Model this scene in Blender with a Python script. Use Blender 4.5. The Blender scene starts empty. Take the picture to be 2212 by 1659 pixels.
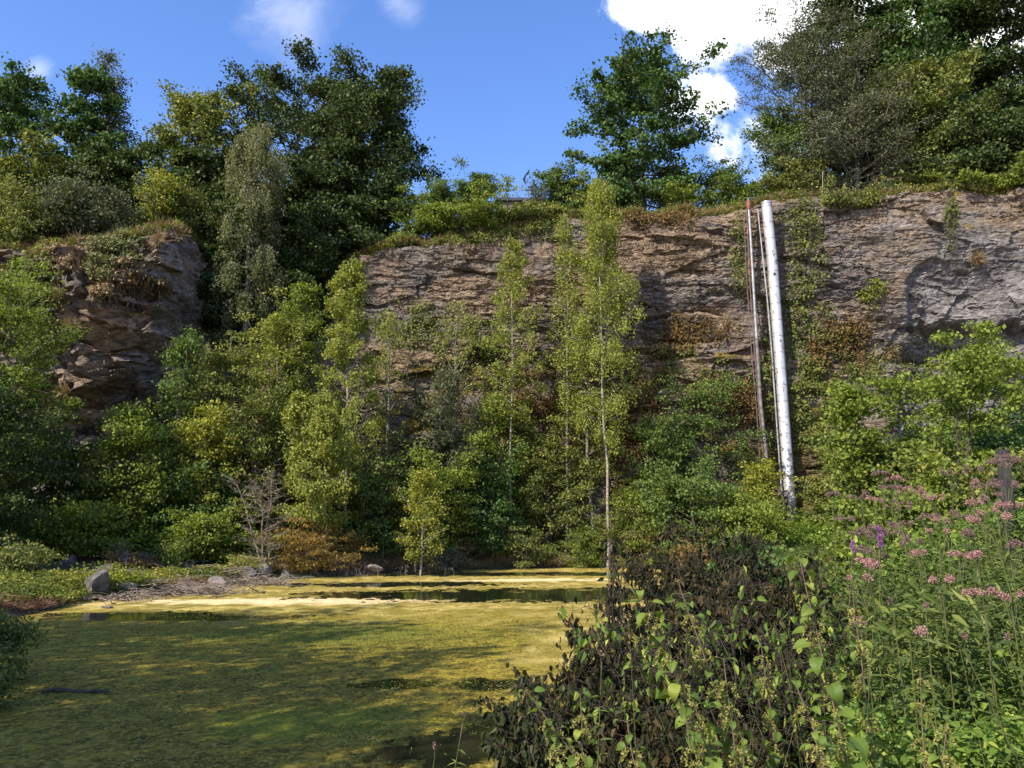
import bpy, math, random
import numpy as np
C = bpy.context; COL = C.scene.collection
rad = math.radians
# ---------------------------------------------------------------- camera
F = 1702.0; PW, PH = 2212.0, 1659.0; PITCH = rad(10.0); CAMZ = 2.3
cam_d = bpy.data.cameras.new("camera"); cam = bpy.data.objects.new("camera", cam_d); COL.objects.link(cam)
cam.location = (0, 0, CAMZ); cam.rotation_euler = (math.pi/2 + PITCH, 0, 0)
cam_d.sensor_width = 36; cam_d.lens = 36*F/PW; cam_d.clip_start = 0.05; cam_d.clip_end = 3000
C.scene.camera = cam
# ---------------------------------------------------------------- light
SUN_H = np.array([-0.68, -0.73]); SUN_H = SUN_H/np.linalg.norm(SUN_H); SUN_EL = rad(40)
sun_d = bpy.data.lights.new("sun", 'SUN'); sun = bpy.data.objects.new("sun", sun_d); COL.objects.link(sun)
sun_d.energy = 4.6; sun_d.angle = rad(0.5); sun_d.color = (1.0, 0.91, 0.77)
sdir = np.array([SUN_H[0]*math.cos(SUN_EL), SUN_H[1]*math.cos(SUN_EL), math.sin(SUN_EL)])
from mathutils import Vector
sun.rotation_euler = Vector(sdir).to_track_quat('Z', 'Y').to_euler()
C.scene.view_settings.view_transform = 'Standard'; C.scene.view_settings.look = 'None'
C.scene.view_settings.gamma = 1; C.scene.view_settings.exposure = 0.88
C.scene.cycles.use_denoising = True
w = bpy.data.worlds.new("World"); C.scene.world = w; w.use_nodes = True
nt = w.node_tree; nt.nodes.clear()
def nn(t, typ, **k):
    n = t.nodes.new(typ)
    for a, b in k.items(): setattr(n, a, b)
    return n
def mth(t, op, a, b=None, c=None, clamp=False):
    n = nn(t, 'ShaderNodeMath', operation=op, use_clamp=clamp)
    for i, v in enumerate((a, b, c)):
        if v is None: continue
        if isinstance(v, (int, float)): n.inputs[i].default_value = v
        else: t.links.new(v, n.inputs[i])
    return n.outputs[0]
def mixc(t, f, a, b, mode='MIX'):
    n = nn(t, 'ShaderNodeMix', data_type='RGBA', blend_type=mode)
    for s, v in ((n.inputs[0], f), (n.inputs[6], a), (n.inputs[7], b)):
        if isinstance(v, (int, float)): s.default_value = v
        elif isinstance(v, (tuple, list)): s.default_value = tuple(v)+((1,) if len(v) == 3 else ())
        else: t.links.new(v, s)
    return n.outputs[2]
def smooth(t, v, lo, hi):
    n = nn(t, 'ShaderNodeMapRange', interpolation_type='SMOOTHSTEP')
    t.links.new(v, n.inputs[0]); n.inputs[1].default_value = lo; n.inputs[2].default_value = hi
    return n.outputs[0]
def noise(t, vec, scale, detail=5, rough=0.55, dist=0.0):
    n = nn(t, 'ShaderNodeTexNoise'); n.inputs['Scale'].default_value = scale; n.inputs['Detail'].default_value = detail
    n.inputs['Roughness'].default_value = rough; n.inputs['Distortion'].default_value = dist
    if vec is not None: t.links.new(vec, n.inputs['Vector'])
    return n.outputs[0]
sky = nn(nt, 'ShaderNodeTexSky', sky_type='NISHITA'); sky.sun_disc = False
sky.sun_elevation = SUN_EL; sky.sun_rotation = math.atan2(SUN_H[0], SUN_H[1]); sky.air_density = 1.0; sky.dust_density = 0.3; sky.ozone_density = 3.0
tc = nn(nt, 'ShaderNodeTexCoord'); sx = nn(nt, 'ShaderNodeSeparateXYZ'); nt.links.new(tc.outputs['Generated'], sx.inputs[0])
yy = mth(nt, 'MAXIMUM', sx.outputs[1], 0.05)
u = mth(nt, 'DIVIDE', sx.outputs[0], yy); v = mth(nt, 'DIVIDE', sx.outputs[2], yy)
cv = nn(nt, 'ShaderNodeCombineXYZ'); nt.links.new(u, cv.inputs[0]); nt.links.new(v, cv.inputs[1])
n1 = noise(nt, cv.outputs[0], 6.0, 10, 0.66, 0.5); n2 = noise(nt, cv.outputs[0], 1.7, 8, 0.6, 0.6)
def blob(cu, cw, ru, rw):                      # soft ellipse in sky directions
    a = mth(nt, 'DIVIDE', mth(nt, 'SUBTRACT', u, cu), ru); b = mth(nt, 'DIVIDE', mth(nt, 'SUBTRACT', v, cw), rw)
    d = mth(nt, 'ADD', mth(nt, 'MULTIPLY', a, a), mth(nt, 'MULTIPLY', b, b))
    return mth(nt, 'SUBTRACT', 1.0, mth(nt, 'SQRT', d), clamp=False)
def skyuv(x, y):
    a = (x-1106)/F; b = (829.5-y)/F
    yv = math.cos(PITCH)-b*math.sin(PITCH); zv = math.sin(PITCH)+b*math.cos(PITCH)
    return a/yv, zv/yv
blobs = []
for (x, y, rx, ry) in ((1640, 40, 270, 130), (1440, 20, 140, 70), (1545, 200, 80, 50), (1980, 80, 420, 330), (1680, 130, 110, 90), (1600,-250,500,260)):
    cu, cw = skyuv(x, y); cu2, cw2 = skyuv(x+rx, y-ry)
    blobs.append(blob(cu, cw, abs(cu2-cu), abs(cw2-cw)))
bm_ = blobs[0]
for b in blobs[1:]: bm_ = mth(nt, 'MAXIMUM', bm_, b)
bm_ = mth(nt, 'MAXIMUM', bm_, -1.2)
cl = smooth(nt, mth(nt, 'ADD', mth(nt, 'MULTIPLY', bm_, 0.75), mth(nt, 'MULTIPLY', mth(nt, 'SUBTRACT', n1, 0.5), 2.4)), -0.02, 0.42)
wb = blob(*skyuv(640, 30), 0.11, 0.10)
wb = mth(nt, 'MAXIMUM', wb, blob(*skyuv(860, 5), 0.045, 0.05)); wb = mth(nt, 'MAXIMUM', wb, blob(*skyuv(85, 150), 0.03, 0.03))
wb = mth(nt, 'MAXIMUM', wb, -1.0)
wisp = mth(nt, 'MULTIPLY', smooth(nt, mth(nt, 'ADD', mth(nt, 'MULTIPLY', wb, 0.5), mth(nt, 'SUBTRACT', n1, 0.5)), 0.06, 0.6), 0.26)
far = mth(nt, 'MULTIPLY', smooth(nt, n2, 0.55, 0.75), smooth(nt, sx.outputs[1], 0.3, -0.1))
cl = mth(nt, 'MAXIMUM', mth(nt, 'MAXIMUM', cl, wisp), mth(nt, 'MULTIPLY', far, 0.6))
hs = nn(nt, 'ShaderNodeHueSaturation'); hs.inputs['Saturation'].default_value = 1.22; hs.inputs['Value'].default_value = 1.1
nt.links.new(sky.outputs[0], hs.inputs['Color'])
ccol = mixc(nt, smooth(nt, n1, 0.3, 0.62), (6.0, 6.2, 6.6), (8, 8, 8))
sc = mixc(nt, cl, mixc(nt, 1.0, hs.outputs[0], (1.5, 1.12, 1.22), 'MULTIPLY'), ccol)
bg = nn(nt, 'ShaderNodeBackground'); bg.inputs[1].default_value = 0.125; nt.links.new(sc, bg.inputs[0])
wo = nn(nt, 'ShaderNodeOutputWorld'); nt.links.new(bg.outputs[0], wo.inputs[0])
# ---------------------------------------------------------------- helpers
def ray(x, y):
    a = (x-1106)/F; b = (829.5-y)/F
    return np.array([a, math.cos(PITCH)-b*math.sin(PITCH), math.sin(PITCH)+b*math.cos(PITCH)])
def at(x, y, Y):                                # point of the view ray at world distance Y
    d = ray(x, y); k = Y/d[1]; return np.array([d[0]*k, Y, CAMZ+d[2]*k])
def gnd(x, y, z=0.0):
    d = ray(x, y); k = (z-CAMZ)/d[2]; return np.array([d[0]*k, d[1]*k, z])
def proj(P):
    y = P[..., 1]*math.cos(PITCH)+(P[..., 2]-CAMZ)*math.sin(PITCH); up = -P[..., 1]*math.sin(PITCH)+(P[..., 2]-CAMZ)*math.cos(PITCH)
    return 1106+F*P[..., 0]/y, 829.5-F*up/y
def hash2(i, j, s=0):
    i = np.asarray(i).astype(np.int64); j = np.asarray(j).astype(np.int64)
    h = (i*374761393 + j*668265263 + s*1442695041) & 0xffffffff
    h = ((h ^ (h >> 13))*1274126177) & 0xffffffff; h = ((h ^ (h >> 16))*2246822519) & 0xffffffff
    return ((h ^ (h >> 15)) & 0xffffff)/float(0xffffff)
def vn(x, y, s=0):
    xi = np.floor(x); yi = np.floor(y); fx = x-xi; fy = y-yi; fx = fx*fx*(3-2*fx); fy = fy*fy*(3-2*fy)
    a = hash2(xi, yi, s); b = hash2(xi+1, yi, s); c = hash2(xi, yi+1, s); d = hash2(xi+1, yi+1, s)
    return (a*(1-fx)+b*fx)*(1-fy)+(c*(1-fx)+d*fx)*fy
def fbm(x, y, o=4, s=0, g=0.5):
    r = 0; a = 1; t = 0
    for k in range(o):
        r = r+a*vn(x*2**k+k*17.3, y*2**k+k*9.1, s+k); t += a; a *= g
    return r/t
def mesh(name, V, Q, mat, parent=None, att=None, smooth_=False, kind=None, loc=None, T=None, rgb=None):
    """V verts, Q quads, T tris, att per-face value"""
    V = np.asarray(V, dtype=np.float32).reshape(-1, 3)
    Q = np.asarray(Q if Q is not None else [], dtype=np.int32).reshape(-1, 4); T = np.asarray(T if T is not None else [], dtype=np.int32).reshape(-1, 3)
    me = bpy.data.meshes.new(name); me.vertices.add(len(V)); me.vertices.foreach_set('co', V.ravel())
    li = np.concatenate([Q.ravel(), T.ravel()]); me.loops.add(len(li)); me.loops.foreach_set('vertex_index', li)
    me.polygons.add(len(Q)+len(T))
    me.polygons.foreach_set('loop_start', np.concatenate([np.arange(len(Q))*4, len(Q)*4+np.arange(len(T))*3]).astype(np.int32))
    me.polygons.foreach_set('use_smooth', np.full(len(Q)+len(T), smooth_, dtype=bool))
    me.update(calc_edges=True)
    if att is not None:
        a = me.attributes.new('v', 'FLOAT', 'FACE'); a.data.foreach_set('value', np.asarray(att, dtype=np.float32))
    if rgb is not None:
        a = me.attributes.new('m', 'FLOAT_VECTOR', 'POINT'); a.data.foreach_set('vector', np.asarray(rgb, dtype=np.float32).ravel())
    for m in (mat if isinstance(mat, (list, tuple)) else [mat]): me.materials.append(m)
    o = bpy.data.objects.new(name, me); COL.objects.link(o)
    if parent: o.parent = parent
    if loc is not None: o.location = loc
    if kind: o['kind'] = kind
    return o
def tag(o, label=None, cat=None, group=None, kind=None):
    if label: o['label'] = label
    if cat: o['category'] = cat
    if group: o['group'] = group
    if kind: o['kind'] = kind
    return o
def thing(name, label, cat, loc=(0, 0, 0), group=None, rz=0):
    o = bpy.data.objects.new(name, None); COL.objects.link(o); o.location = tuple(float(q) for q in loc); o.rotation_euler[2] = rz; o.empty_display_size = .3
    return tag(o, label, cat, group)
def copy_thing(src, loc, rz=0, scale=(1, 1, 1), label=None, group=None):
    r = src.copy(); COL.objects.link(r); r.location = tuple(float(q) for q in loc); r.rotation_euler = (0, 0, rz); r.scale = scale
    if label: r['label'] = label
    if group: r['group'] = group
    for ch in list(src.children):
        c = ch.copy(); COL.objects.link(c); c.parent = r
        for g in ch.children:
            d = g.copy(); COL.objects.link(d); d.parent = c
    return r
def unit(a): return a/np.maximum(np.linalg.norm(a, axis=-1, keepdims=True), 1e-9)
# ---------------------------------------------------------------- materials
def newmat(name):
    m = bpy.data.materials.new(name); m.use_nodes = True; t = m.node_tree
    return m, t, t.nodes['Principled BSDF'], t.nodes['Material Output']
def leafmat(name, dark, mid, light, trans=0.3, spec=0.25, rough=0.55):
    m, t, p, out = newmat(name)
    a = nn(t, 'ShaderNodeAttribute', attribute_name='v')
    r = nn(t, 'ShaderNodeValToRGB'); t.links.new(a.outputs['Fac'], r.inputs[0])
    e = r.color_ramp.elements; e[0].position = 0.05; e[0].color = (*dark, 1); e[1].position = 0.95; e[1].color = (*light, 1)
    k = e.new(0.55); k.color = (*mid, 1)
    t.links.new(r.outputs[0], p.inputs['Base Color']); p.inputs['Roughness'].default_value = rough; p.inputs['Specular IOR Level'].default_value = spec
    tr = nn(t, 'ShaderNodeBsdfTranslucent'); col = mixc(t, 1.0, r.outputs[0], (1.25, 1.3, 0.55), 'MULTIPLY'); t.links.new(col, tr.inputs[0])
    mx = nn(t, 'ShaderNodeMixShader'); mx.inputs[0].default_value = trans
    t.links.new(p.outputs[0], mx.inputs[1]); t.links.new(tr.outputs[0], mx.inputs[2]); t.links.new(mx.outputs[0], out.inputs[0])
    return m
def simple(name, c1, c2, scale=6, rough=0.8, metal=0, spec=0.3, bump=0.0, stretch=None, detail=6):
    m, t, p, out = newmat(name)
    g = nn(t, 'ShaderNodeTexCoord'); vec = g.outputs['Object']
    if stretch:
        mp = nn(t, 'ShaderNodeMapping'); mp.inputs['Scale'].default_value = stretch; t.links.new(vec, mp.inputs[0]); vec = mp.outputs[0]
    n = noise(t, vec, scale, detail, 0.6)
    c = mixc(t, smooth(t, n, 0.32, 0.68), c1, c2); t.links.new(c, p.inputs['Base Color'])
    p.inputs['Roughness'].default_value = rough; p.inputs['Metallic'].default_value = metal; p.inputs['Specular IOR Level'].default_value = spec
    if bump:
        b = nn(t, 'ShaderNodeBump'); b.inputs['Strength'].default_value = bump; b.inputs['Distance'].default_value = 0.03
        t.links.new(n, b.inputs['Height']); t.links.new(b.outputs[0], p.inputs['Normal'])
    return m
M = {}
M['oak'] = leafmat('oak_leaves', (0.037, 0.075, 0.018), (0.065, 0.125, 0.027), (0.106, 0.169, 0.040), .25)
M['dark'] = leafmat('dark_leaves', (0.022, 0.043, 0.011), (0.044, 0.074, 0.016), (0.102, 0.130, 0.026), .22)
M['olive'] = leafmat('olive_leaves', (0.071, 0.095, 0.022), (0.132, 0.166, 0.036), (0.259, 0.259, 0.051), .28)
M['grey'] = leafmat('grey_leaves', (0.057, 0.071, 0.034), (0.098, 0.115, 0.053), (0.144, 0.155, 0.075), .25)
M['birch'] = leafmat('birch_leaves', (0.147, 0.180, 0.030), (0.230, 0.263, 0.047), (0.362, 0.368, 0.076), .38)
M['green'] = leafmat('green_leaves', (.080, .115, .018), (.150, .205, .030), (.255, .300, .046), .38)
M['yellow'] = leafmat('yellow_leaves', (0.133, 0.169, 0.026), (0.230, 0.261, 0.036), (0.399, 0.363, 0.055), .38)
M['bluegreen'] = leafmat('fresh_green_leaves', (.050, .088, .020), (.095, .148, .030), (.165, .225, .046), .28)
M['orange'] = leafmat('orange_leaves', (.130, .110, .025), (.260, .180, .036), (.380, .220, .050), .35)
M['rust'] = leafmat('rusty_creeper_leaves', (.075, .060, .022), (.135, .090, .030), (.230, .130, .035), .25)
M['straw'] = leafmat('straw', (.16, .115, .055), (.26, .185, .09), (.40, .30, .16), .2)
M['redstraw'] = leafmat('reddish_straw', (.17, .09, .06), (.29, .16, .10), (.42, .26, .16), .2)
M['dead'] = leafmat('dead_leaves', (.013, .017, .007), (.030, .030, .012), (.085, .058, .024), .15, .12)
M['deadgreen'] = leafmat('wilted_leaves', (.018, .026, .009), (.036, .045, .014), (.075, .080, .022), .15, .2)
M['nettle'] = leafmat('nettle_leaves', (0.059, 0.099, 0.016), (0.113, 0.180, 0.027), (0.234, 0.279, 0.045), .38, .3)
M['nettleseed'] = leafmat('nettle_seed', (.15, .16, .035), (.26, .25, .065), (.40, .36, .11), .3)
M['under'] = leafmat('undergrowth_leaves', (0.072, 0.125, 0.021), (0.146, 0.231, 0.034), (0.356, 0.409, 0.072), .36)
M['agri'] = leafmat('agrimony_leaves', (.052, .082, .020), (.105, .145, .030), (.220, .255, .055), .34)
M['pink'] = leafmat('pink_florets', (0.213, 0.107, 0.098), (0.344, 0.180, 0.164), (0.459, 0.279, 0.246), .15)
M['silver'] = leafmat('pale_weeping_leaves', (.080, .095, .035), (.140, .155, .060), (.220, .225, .095), .3)
M['dusky'] = leafmat('dusky_florets', (.10, .06, .055), (.19, .115, .105), (.30, .20, .17), .1)
M['purple'] = leafmat('purple_florets', (.18, .06, .20), (.28, .10, .30), (.38, .16, .38), .2)
M['cover'] = leafmat('bank_cover_leaves', (.090, .120, .026), (.190, .215, .040), (.360, .330, .060), .3)
M['bark'] = simple('dark_bark', (.045, .036, .026), (.095, .078, .056), 9, .9, bump=.6, stretch=(3, 3, .6))
M['greybark'] = simple('grey_bark', (.11, .10, .08), (.22, .20, .165), 7, .9, bump=.5, stretch=(3, 3, .6))
M['birchbark'] = simple('birch_bark', (.16, .13, .10), (.36, .32, .25), 4, .8, bump=.3, stretch=(1, 1, 5))
M['twig'] = simple('bare_twigs', (.16, .125, .09), (.30, .25, .19), 8, .9)
M['deadstem'] = simple('dead_stems', (.030, .024, .018), (.075, .055, .040), 20, .9)
M['nstem'] = simple('nettle_stem', (.12, .075, .065), (.16, .13, .06), 20, .6)
M['gstem'] = simple('green_stem', (.050, .075, .022), (.13, .12, .045), 14, .6)

# ---------------------------------------------------------------- terrain
def P2(*a): return [tuple(gnd(x, y)[:2]) for x, y in a]
POND = [(-30, 9), (-20, 15)] + P2((0, 1345), (180, 1300), (430, 1276), (600, 1252), (830, 1240), (1000, 1231), (1200, 1226), (1400, 1221)) + \
       [(9.5, 43), (10.5, 38), (8, 28), (5, 20), (3, 14), (1.6, 9), (0.2, 5.6), (-3, 3.4), (-10, 2.4), (-30, 2.4)]
def pond_sd(x, y):
    x = np.asarray(x, float); y = np.asarray(y, float)
    d = np.full(x.shape, 1e9); ins = np.zeros(x.shape, bool)
    n = len(POND)
    for i in range(n):
        ax, ay = POND[i]; bx, by = POND[(i+1) % n]; ex, ey = bx-ax, by-ay
        t = np.clip(((x-ax)*ex+(y-ay)*ey)/(ex*ex+ey*ey), 0, 1)
        d = np.minimum(d, np.hypot(x-ax-t*ex, y-ay-t*ey))
        c = ((ay > y) != (by > y)) & (x < ex*(y-ay)/(ey if ey else 1e-9)+ax); ins ^= c
    return np.where(ins, -d, d)
def hz(x, y):
    x = np.asarray(x, float); y = np.asarray(y, float)
    sd = pond_sd(x, y) + (fbm(x*.7, y*.7, 3, 5)-.5)*0.9
    o = np.maximum(sd, 0)
    z = 0.62*(1-np.exp(-o/1.3)) + np.where(sd < 0, np.maximum(sd*0.5, -0.7), 0)
    farm = np.clip((y-24)/10, 0, 1); z = z+farm*np.clip(o-2.0, 0, 9)*0.16*np.clip((y-18)/20, 0.5, 1.5)
    rt = np.clip((x-1.5)/5, 0, 1)*np.clip((36-y)/10, 0, 1)*np.clip((y-1)/3, 0, 1); z = z+rt*np.clip(o-0.3, 0, 9)*0.13
    z = z+(fbm(x*.5, y*.5, 4, 11)-.5)*0.35*np.clip(o, 0, 1)
    return z
def grid(X, Y, Z):
    n, m = X.shape; V = np.stack([X, Y, Z], -1).reshape(-1, 3)
    i = np.arange(n*m).reshape(n, m); Q = np.stack([i[:-1, :-1], i[1:, :-1], i[1:, 1:], i[:-1, 1:]], -1).reshape(-1, 4)
    return V, Q
gx = np.concatenate([np.linspace(-900, -40, 24)[:-1], np.arange(-40, 45, .28), np.linspace(46, 900, 24)])
gy = np.concatenate([np.linspace(-900, -8, 20)[:-1], np.arange(-8, 54, .28), np.linspace(55, 1200, 24)])
GX, GY = np.meshgrid(gx, gy, indexing='ij'); GZ = hz(GX, GY)
m, t, p, out = newmat('ground_soil'); g = nn(t, 'ShaderNodeNewGeometry')
na = noise(t, g.outputs['Position'], 0.8, 6); nb_ = noise(t, g.outputs['Position'], 9, 8, .7)
c = mixc(t, smooth(t, na, .38, .6), (.050, .040, .024), (.052, .066, .020)); c = mixc(t, smooth(t, nb_, .45, .7), c, (.12, .095, .055))
t.links.new(c, p.inputs['Base Color']); p.inputs['Roughness'].default_value = .95
b = nn(t, 'ShaderNodeBump'); b.inputs['Distance'].default_value = .1; b.inputs['Strength'].default_value = .7; t.links.new(nb_, b.inputs['Height']); t.links.new(b.outputs[0], p.inputs['Normal'])
M['ground'] = m
V, Q = grid(GX, GY, GZ); mesh('ground', V, Q, M['ground'], smooth_=True, kind='structure')
# ---------------------------------------------------------------- pond
m, t, p, out = newmat('pond_surface'); g = nn(t, 'ShaderNodeNewGeometry'); pos = g.outputs['Position']
sp = nn(t, 'ShaderNodeSeparateXYZ'); t.links.new(pos, sp.inputs[0]); PX, PY = sp.outputs[0], sp.outputs[1]
def gb(x, y, rx, ry, ang=0):                    # 1 in the middle, 0 at rim of a ground ellipse given in metres
    dx = mth(t, 'SUBTRACT', PX, x); dy = mth(t, 'SUBTRACT', PY, y); ca, sa = math.cos(ang), math.sin(ang)
    a = mth(t, 'DIVIDE', mth(t, 'ADD', mth(t, 'MULTIPLY', dx, ca), mth(t, 'MULTIPLY', dy, sa)), rx)
    b = mth(t, 'DIVIDE', mth(t, 'SUBTRACT', mth(t, 'MULTIPLY', dy, ca), mth(t, 'MULTIPLY', dx, sa)), ry)
    return mth(t, 'SUBTRACT', 1.0, mth(t, 'SQRT', mth(t, 'ADD', mth(t, 'MULTIPLY', a, a), mth(t, 'MULTIPLY', b, b))))
mp = nn(t, 'ShaderNodeMapping'); mp.inputs['Scale'].default_value = (.8, .62, 1); mp.inputs['Rotation'].default_value = (0, 0, -.25); t.links.new(pos, mp.inputs[0]); mv = mp.outputs[0]
nA = noise(t, mv, .38, 7, .6, .5); nB = noise(t, mv, 1.5, 8, .65, .4); nC = noise(t, mv, 5.0, 8, .75, .2); nD = noise(t, mv, 20., 6, .75); nE = noise(t, mv, .17, 4, .5, .3)
olive = mixc(t, smooth(t, nC, .36, .66), (.072, .056, .010), (.32, .245, .034))
olive = mixc(t, mth(t, 'MULTIPLY', smooth(t, nD, .48, .62), .8), olive, (.44, .35, .06))
yel = mixc(t, smooth(t, nB, .40, .62), (.22, .175, .036), (.47, .365, .11)); yel = mixc(t, mth(t, 'MULTIPLY', smooth(t, nC, .50, .60), .7), yel, (.15, .125, .022))
cream = mixc(t, smooth(t, nC, .35, .6), (.58, .42, .17), (.76, .60, .34))
fmask = smooth(t, PY, 13.5, 24); rmask = smooth(t, mth(t, 'ADD', PX, mth(t, 'MULTIPLY', mth(t, 'SUBTRACT', PY, 10), -.05)), -2.2, 1.5)
yb = mth(t, 'MAXIMUM', fmask, mth(t, 'MULTIPLY', rmask, smooth(t, PY, 8.5, 13)))
yf = smooth(t, mth(t, 'ADD', mth(t, 'MULTIPLY', yb, .42), mth(t, 'ADD', mth(t, 'MULTIPLY', nB, .45), mth(t, 'MULTIPLY', nA, .55))), .66, .95)
col = mixc(t, yf, olive, yel)
cm = None
for (x0, y0, rx, ry) in ((640, 1298, 7.5, 1.5), (900, 1290, 3.5, .8), (1140, 1253, 5., 1.2)):
    q = gnd(x0, y0); e = gb(q[0], q[1], rx, ry, .08); cm = e if cm is None else mth(t, 'MAXIMUM', cm, e)
cf = smooth(t, mth(t, 'ADD', mth(t, 'MULTIPLY', mth(t, 'MAXIMUM', cm, -1.), .8), mth(t, 'MULTIPLY', mth(t, 'SUBTRACT', nB, .5), 1.7)), .05, .5)
col = mixc(t, cf, col, cream)
gq = gnd(700, 1370); gf = smooth(t, mth(t, 'ADD', gb(gq[0], gq[1], 4.5, 2.8), mth(t, 'MULTIPLY', mth(t, 'SUBTRACT', nC, .5), 2.0)), .2, .8)
col = mixc(t, mth(t, 'MULTIPLY', gf, .5), col, (.060, .100, .022))
gq = gnd(680, 1560); gf = smooth(t, mth(t, 'ADD', gb(gq[0], gq[1], 2.2, 1.6), mth(t, 'MULTIPLY', mth(t, 'SUBTRACT', nB, .5), 1.6)), .1, .9)
col = mixc(t, mth(t, 'MULTIPLY', gf, .6), col, (.15, .20, .02))
# open water
om = None
for (x0, y0, rx, ry) in ((1180, 1284, 6.8, 2.6), (900, 1284, 4.2, 1.6), (1050, 1240, 6.5, 1.6), (300, 1328, 2.8, .8), (850, 1262, 4.5, 1.3), (1280, 1240, 4, 1.2), (1060, 1480, .55, .55), (1000, 1625, .7, .9), (840, 1480, .7, .35), (400, 1335, 3.0, .6), (880, 1480, .35, .22), (1120, 1600, .5, 1.0)):
    q = gnd(x0, y0); e = gb(q[0], q[1], rx, ry, .08); om = e if om is None else mth(t, 'MAXIMUM', om, e)
om = mth(t, 'MAXIMUM', om, -1.0)
of = smooth(t, mth(t, 'ADD', mth(t, 'MULTIPLY', om, .62), mth(t, 'ADD', mth(t, 'MULTIPLY', mth(t, 'SUBTRACT', nB, .5), 1.9), mth(t, 'MULTIPLY', mth(t, 'SUBTRACT', nC, .5), 1.1))), .03, .08)
t.links.new(col, p.inputs['Base Color'])
rg = mth(t, 'ADD', .5, mth(t, 'MULTIPLY', nC, .3)); t.links.new(rg, p.inputs['Roughness']); p.inputs['Specular IOR Level'].default_value = .08
bh = mth(t, 'ADD', nC, mth(t, 'MULTIPLY', nD, .5)); b = nn(t, 'ShaderNodeBump'); b.inputs['Distance'].default_value = .05; b.inputs['Strength'].default_value = .6
t.links.new(bh, b.inputs['Height']); t.links.new(b.outputs[0], p.inputs['Normal'])
wp = nn(t, 'ShaderNodeBsdfPrincipled'); wp.inputs['Base Color'].default_value = (.012, .016, .006, 1); wp.inputs['Roughness'].default_value = .06; wp.inputs['IOR'].default_value = 1.33
b2 = nn(t, 'ShaderNodeBump'); b2.inputs['Distance'].default_value = .006; b2.inputs['Strength'].default_value = .3; t.links.new(nB, b2.inputs['Height']); t.links.new(b2.outputs[0], wp.inputs['Normal'])
mx = nn(t, 'ShaderNodeMixShader'); t.links.new(of, mx.inputs[0]); t.links.new(p.outputs[0], mx.inputs[1]); t.links.new(wp.outputs[0], mx.inputs[2]); t.links.new(mx.outputs[0], out.inputs[0])
M['pond'] = m
X, Y = np.meshgrid(np.linspace(-34, 14, 60), np.linspace(1.5, 47, 60), indexing='ij')
V, Q = grid(X, Y, X*0); mesh('pond_water', V, Q, M['pond'], kind='structure')
# ---------------------------------------------------------------- cliff
PATH = [(-500, 42, 580), (-200, 40, 560), (0, 39, 545), (120, 38.5, 535), (270, 38.5, 510), (345, 39.6, 492), (385, 41.0, 500), (480, 46.5, 600), (640, 48.8, 630), (720, 48.2, 580), (800, 47.3, 535), (1000, 47.2, 505),
        (1110, 47.2, 492), (1250, 47.2, 474), (1600, 46.8, 446), (1800, 46.3, 432), (2212, 44.5, 405), (2600, 42, 380)]
pp = np.array([[*at(x, ty, Y)] for x, Y, ty in PATH])
seg = np.concatenate([[0], np.cumsum(np.hypot(np.diff(pp[:, 0]), np.diff(pp[:, 1])))])
NS, NZ = 1500, 500
S = np.linspace(0, seg[-1], NS); cxp = np.interp(S, seg, pp[:, 0]); cyp = np.interp(S, seg, pp[:, 1]); ctp = np.interp(S, seg, pp[:, 2])
ker = np.hanning(41); ker /= ker.sum()
def sm(a): return np.convolve(np.pad(a, 20, mode='edge'), ker, 'valid')
cxp, cyp = sm(cxp), sm(cyp); ctp = sm(ctp)+(fbm(S*.5, S*0, 3, 40)-.5)*1.1
tx, ty_ = np.gradient(cxp), np.gradient(cyp); ln = np.hypot(tx, ty_); nx, ny = ty_/ln, -tx/ln      # outward normal (towards the pond)
vv = np.linspace(0, 1, NZ)[None, :]; ZB = 0.0
CZ = ZB+vv*(ctp[:, None]-ZB); CS = np.repeat(S[:, None], NZ, 1); CXc = np.repeat(cxp[:, None], NZ, 1)
below = ctp[:, None]-CZ
blf = np.clip((-16.0-CXc)/1.0, 0, 1)                         # left bluff
def strata(s, z, T, w, seed):
    k0 = z/T+(fbm(s*.35, z*.25, 3, seed+1)-.5)*3.0*.55/T*.5+(vn(s*1.9, z*.9, seed+7)-.5)*.5
    k = np.floor(k0); fr = k0-k; wk = w*(0.5+1.4*hash2(k, 0*k, seed+2))
    bl = np.floor(s/wk+hash2(k, 0*k, seed+3)*9+(vn(s*1.3, z*1.6, seed+8)-.5)*.7)
    d = hash2(k, bl, seed+4); tl = (hash2(k, bl, seed+5)-.5)
    gr = (fr < .13)*np.clip((vn(s*.45, k*3.3, seed+9)-.45)*5, 0, 1)
    return d + tl*(fr-.5)*.6 + .25*fr**2 - .5*gr, d
def facets(s, z, w, h, seed, skew=0., tl=1.):
    # broken blocks: nearest jittered cell, each with its own depth and its own tilt
    X = s/w+skew*z/h+(fbm(s*.7/w, z*.7/h, 2, seed)-.5)*.6; Y = z/h+(fbm(s*.7/w, z*.7/h, 2, seed+3)-.5)*.5; xi = np.floor(X); yi = np.floor(Y); best = np.full(s.shape, 9.); out = np.zeros(s.shape)
    for i in (-1, 0, 1):
        for j in (-1, 0, 1):
            a_, b_ = xi+i, yi+j; cx2 = a_+.15+.7*hash2(a_, b_, seed); cy2 = b_+.15+.7*hash2(a_, b_, seed+1); dx = X-cx2; dy = Y-cy2; d = np.abs(dx)*.9+np.abs(dy)*1.1+.3*np.hypot(dx, dy)
            v_ = hash2(a_, b_, seed+2)+tl*((hash2(a_, b_, seed+4)-.5)*dx*1.1+(hash2(a_, b_, seed+5)-.35)*dy*1.1)
            m_ = d < best; best = np.where(m_, d, best); out = np.where(m_, v_, out)
    return out
tilt = CZ+0.05*CS
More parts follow.
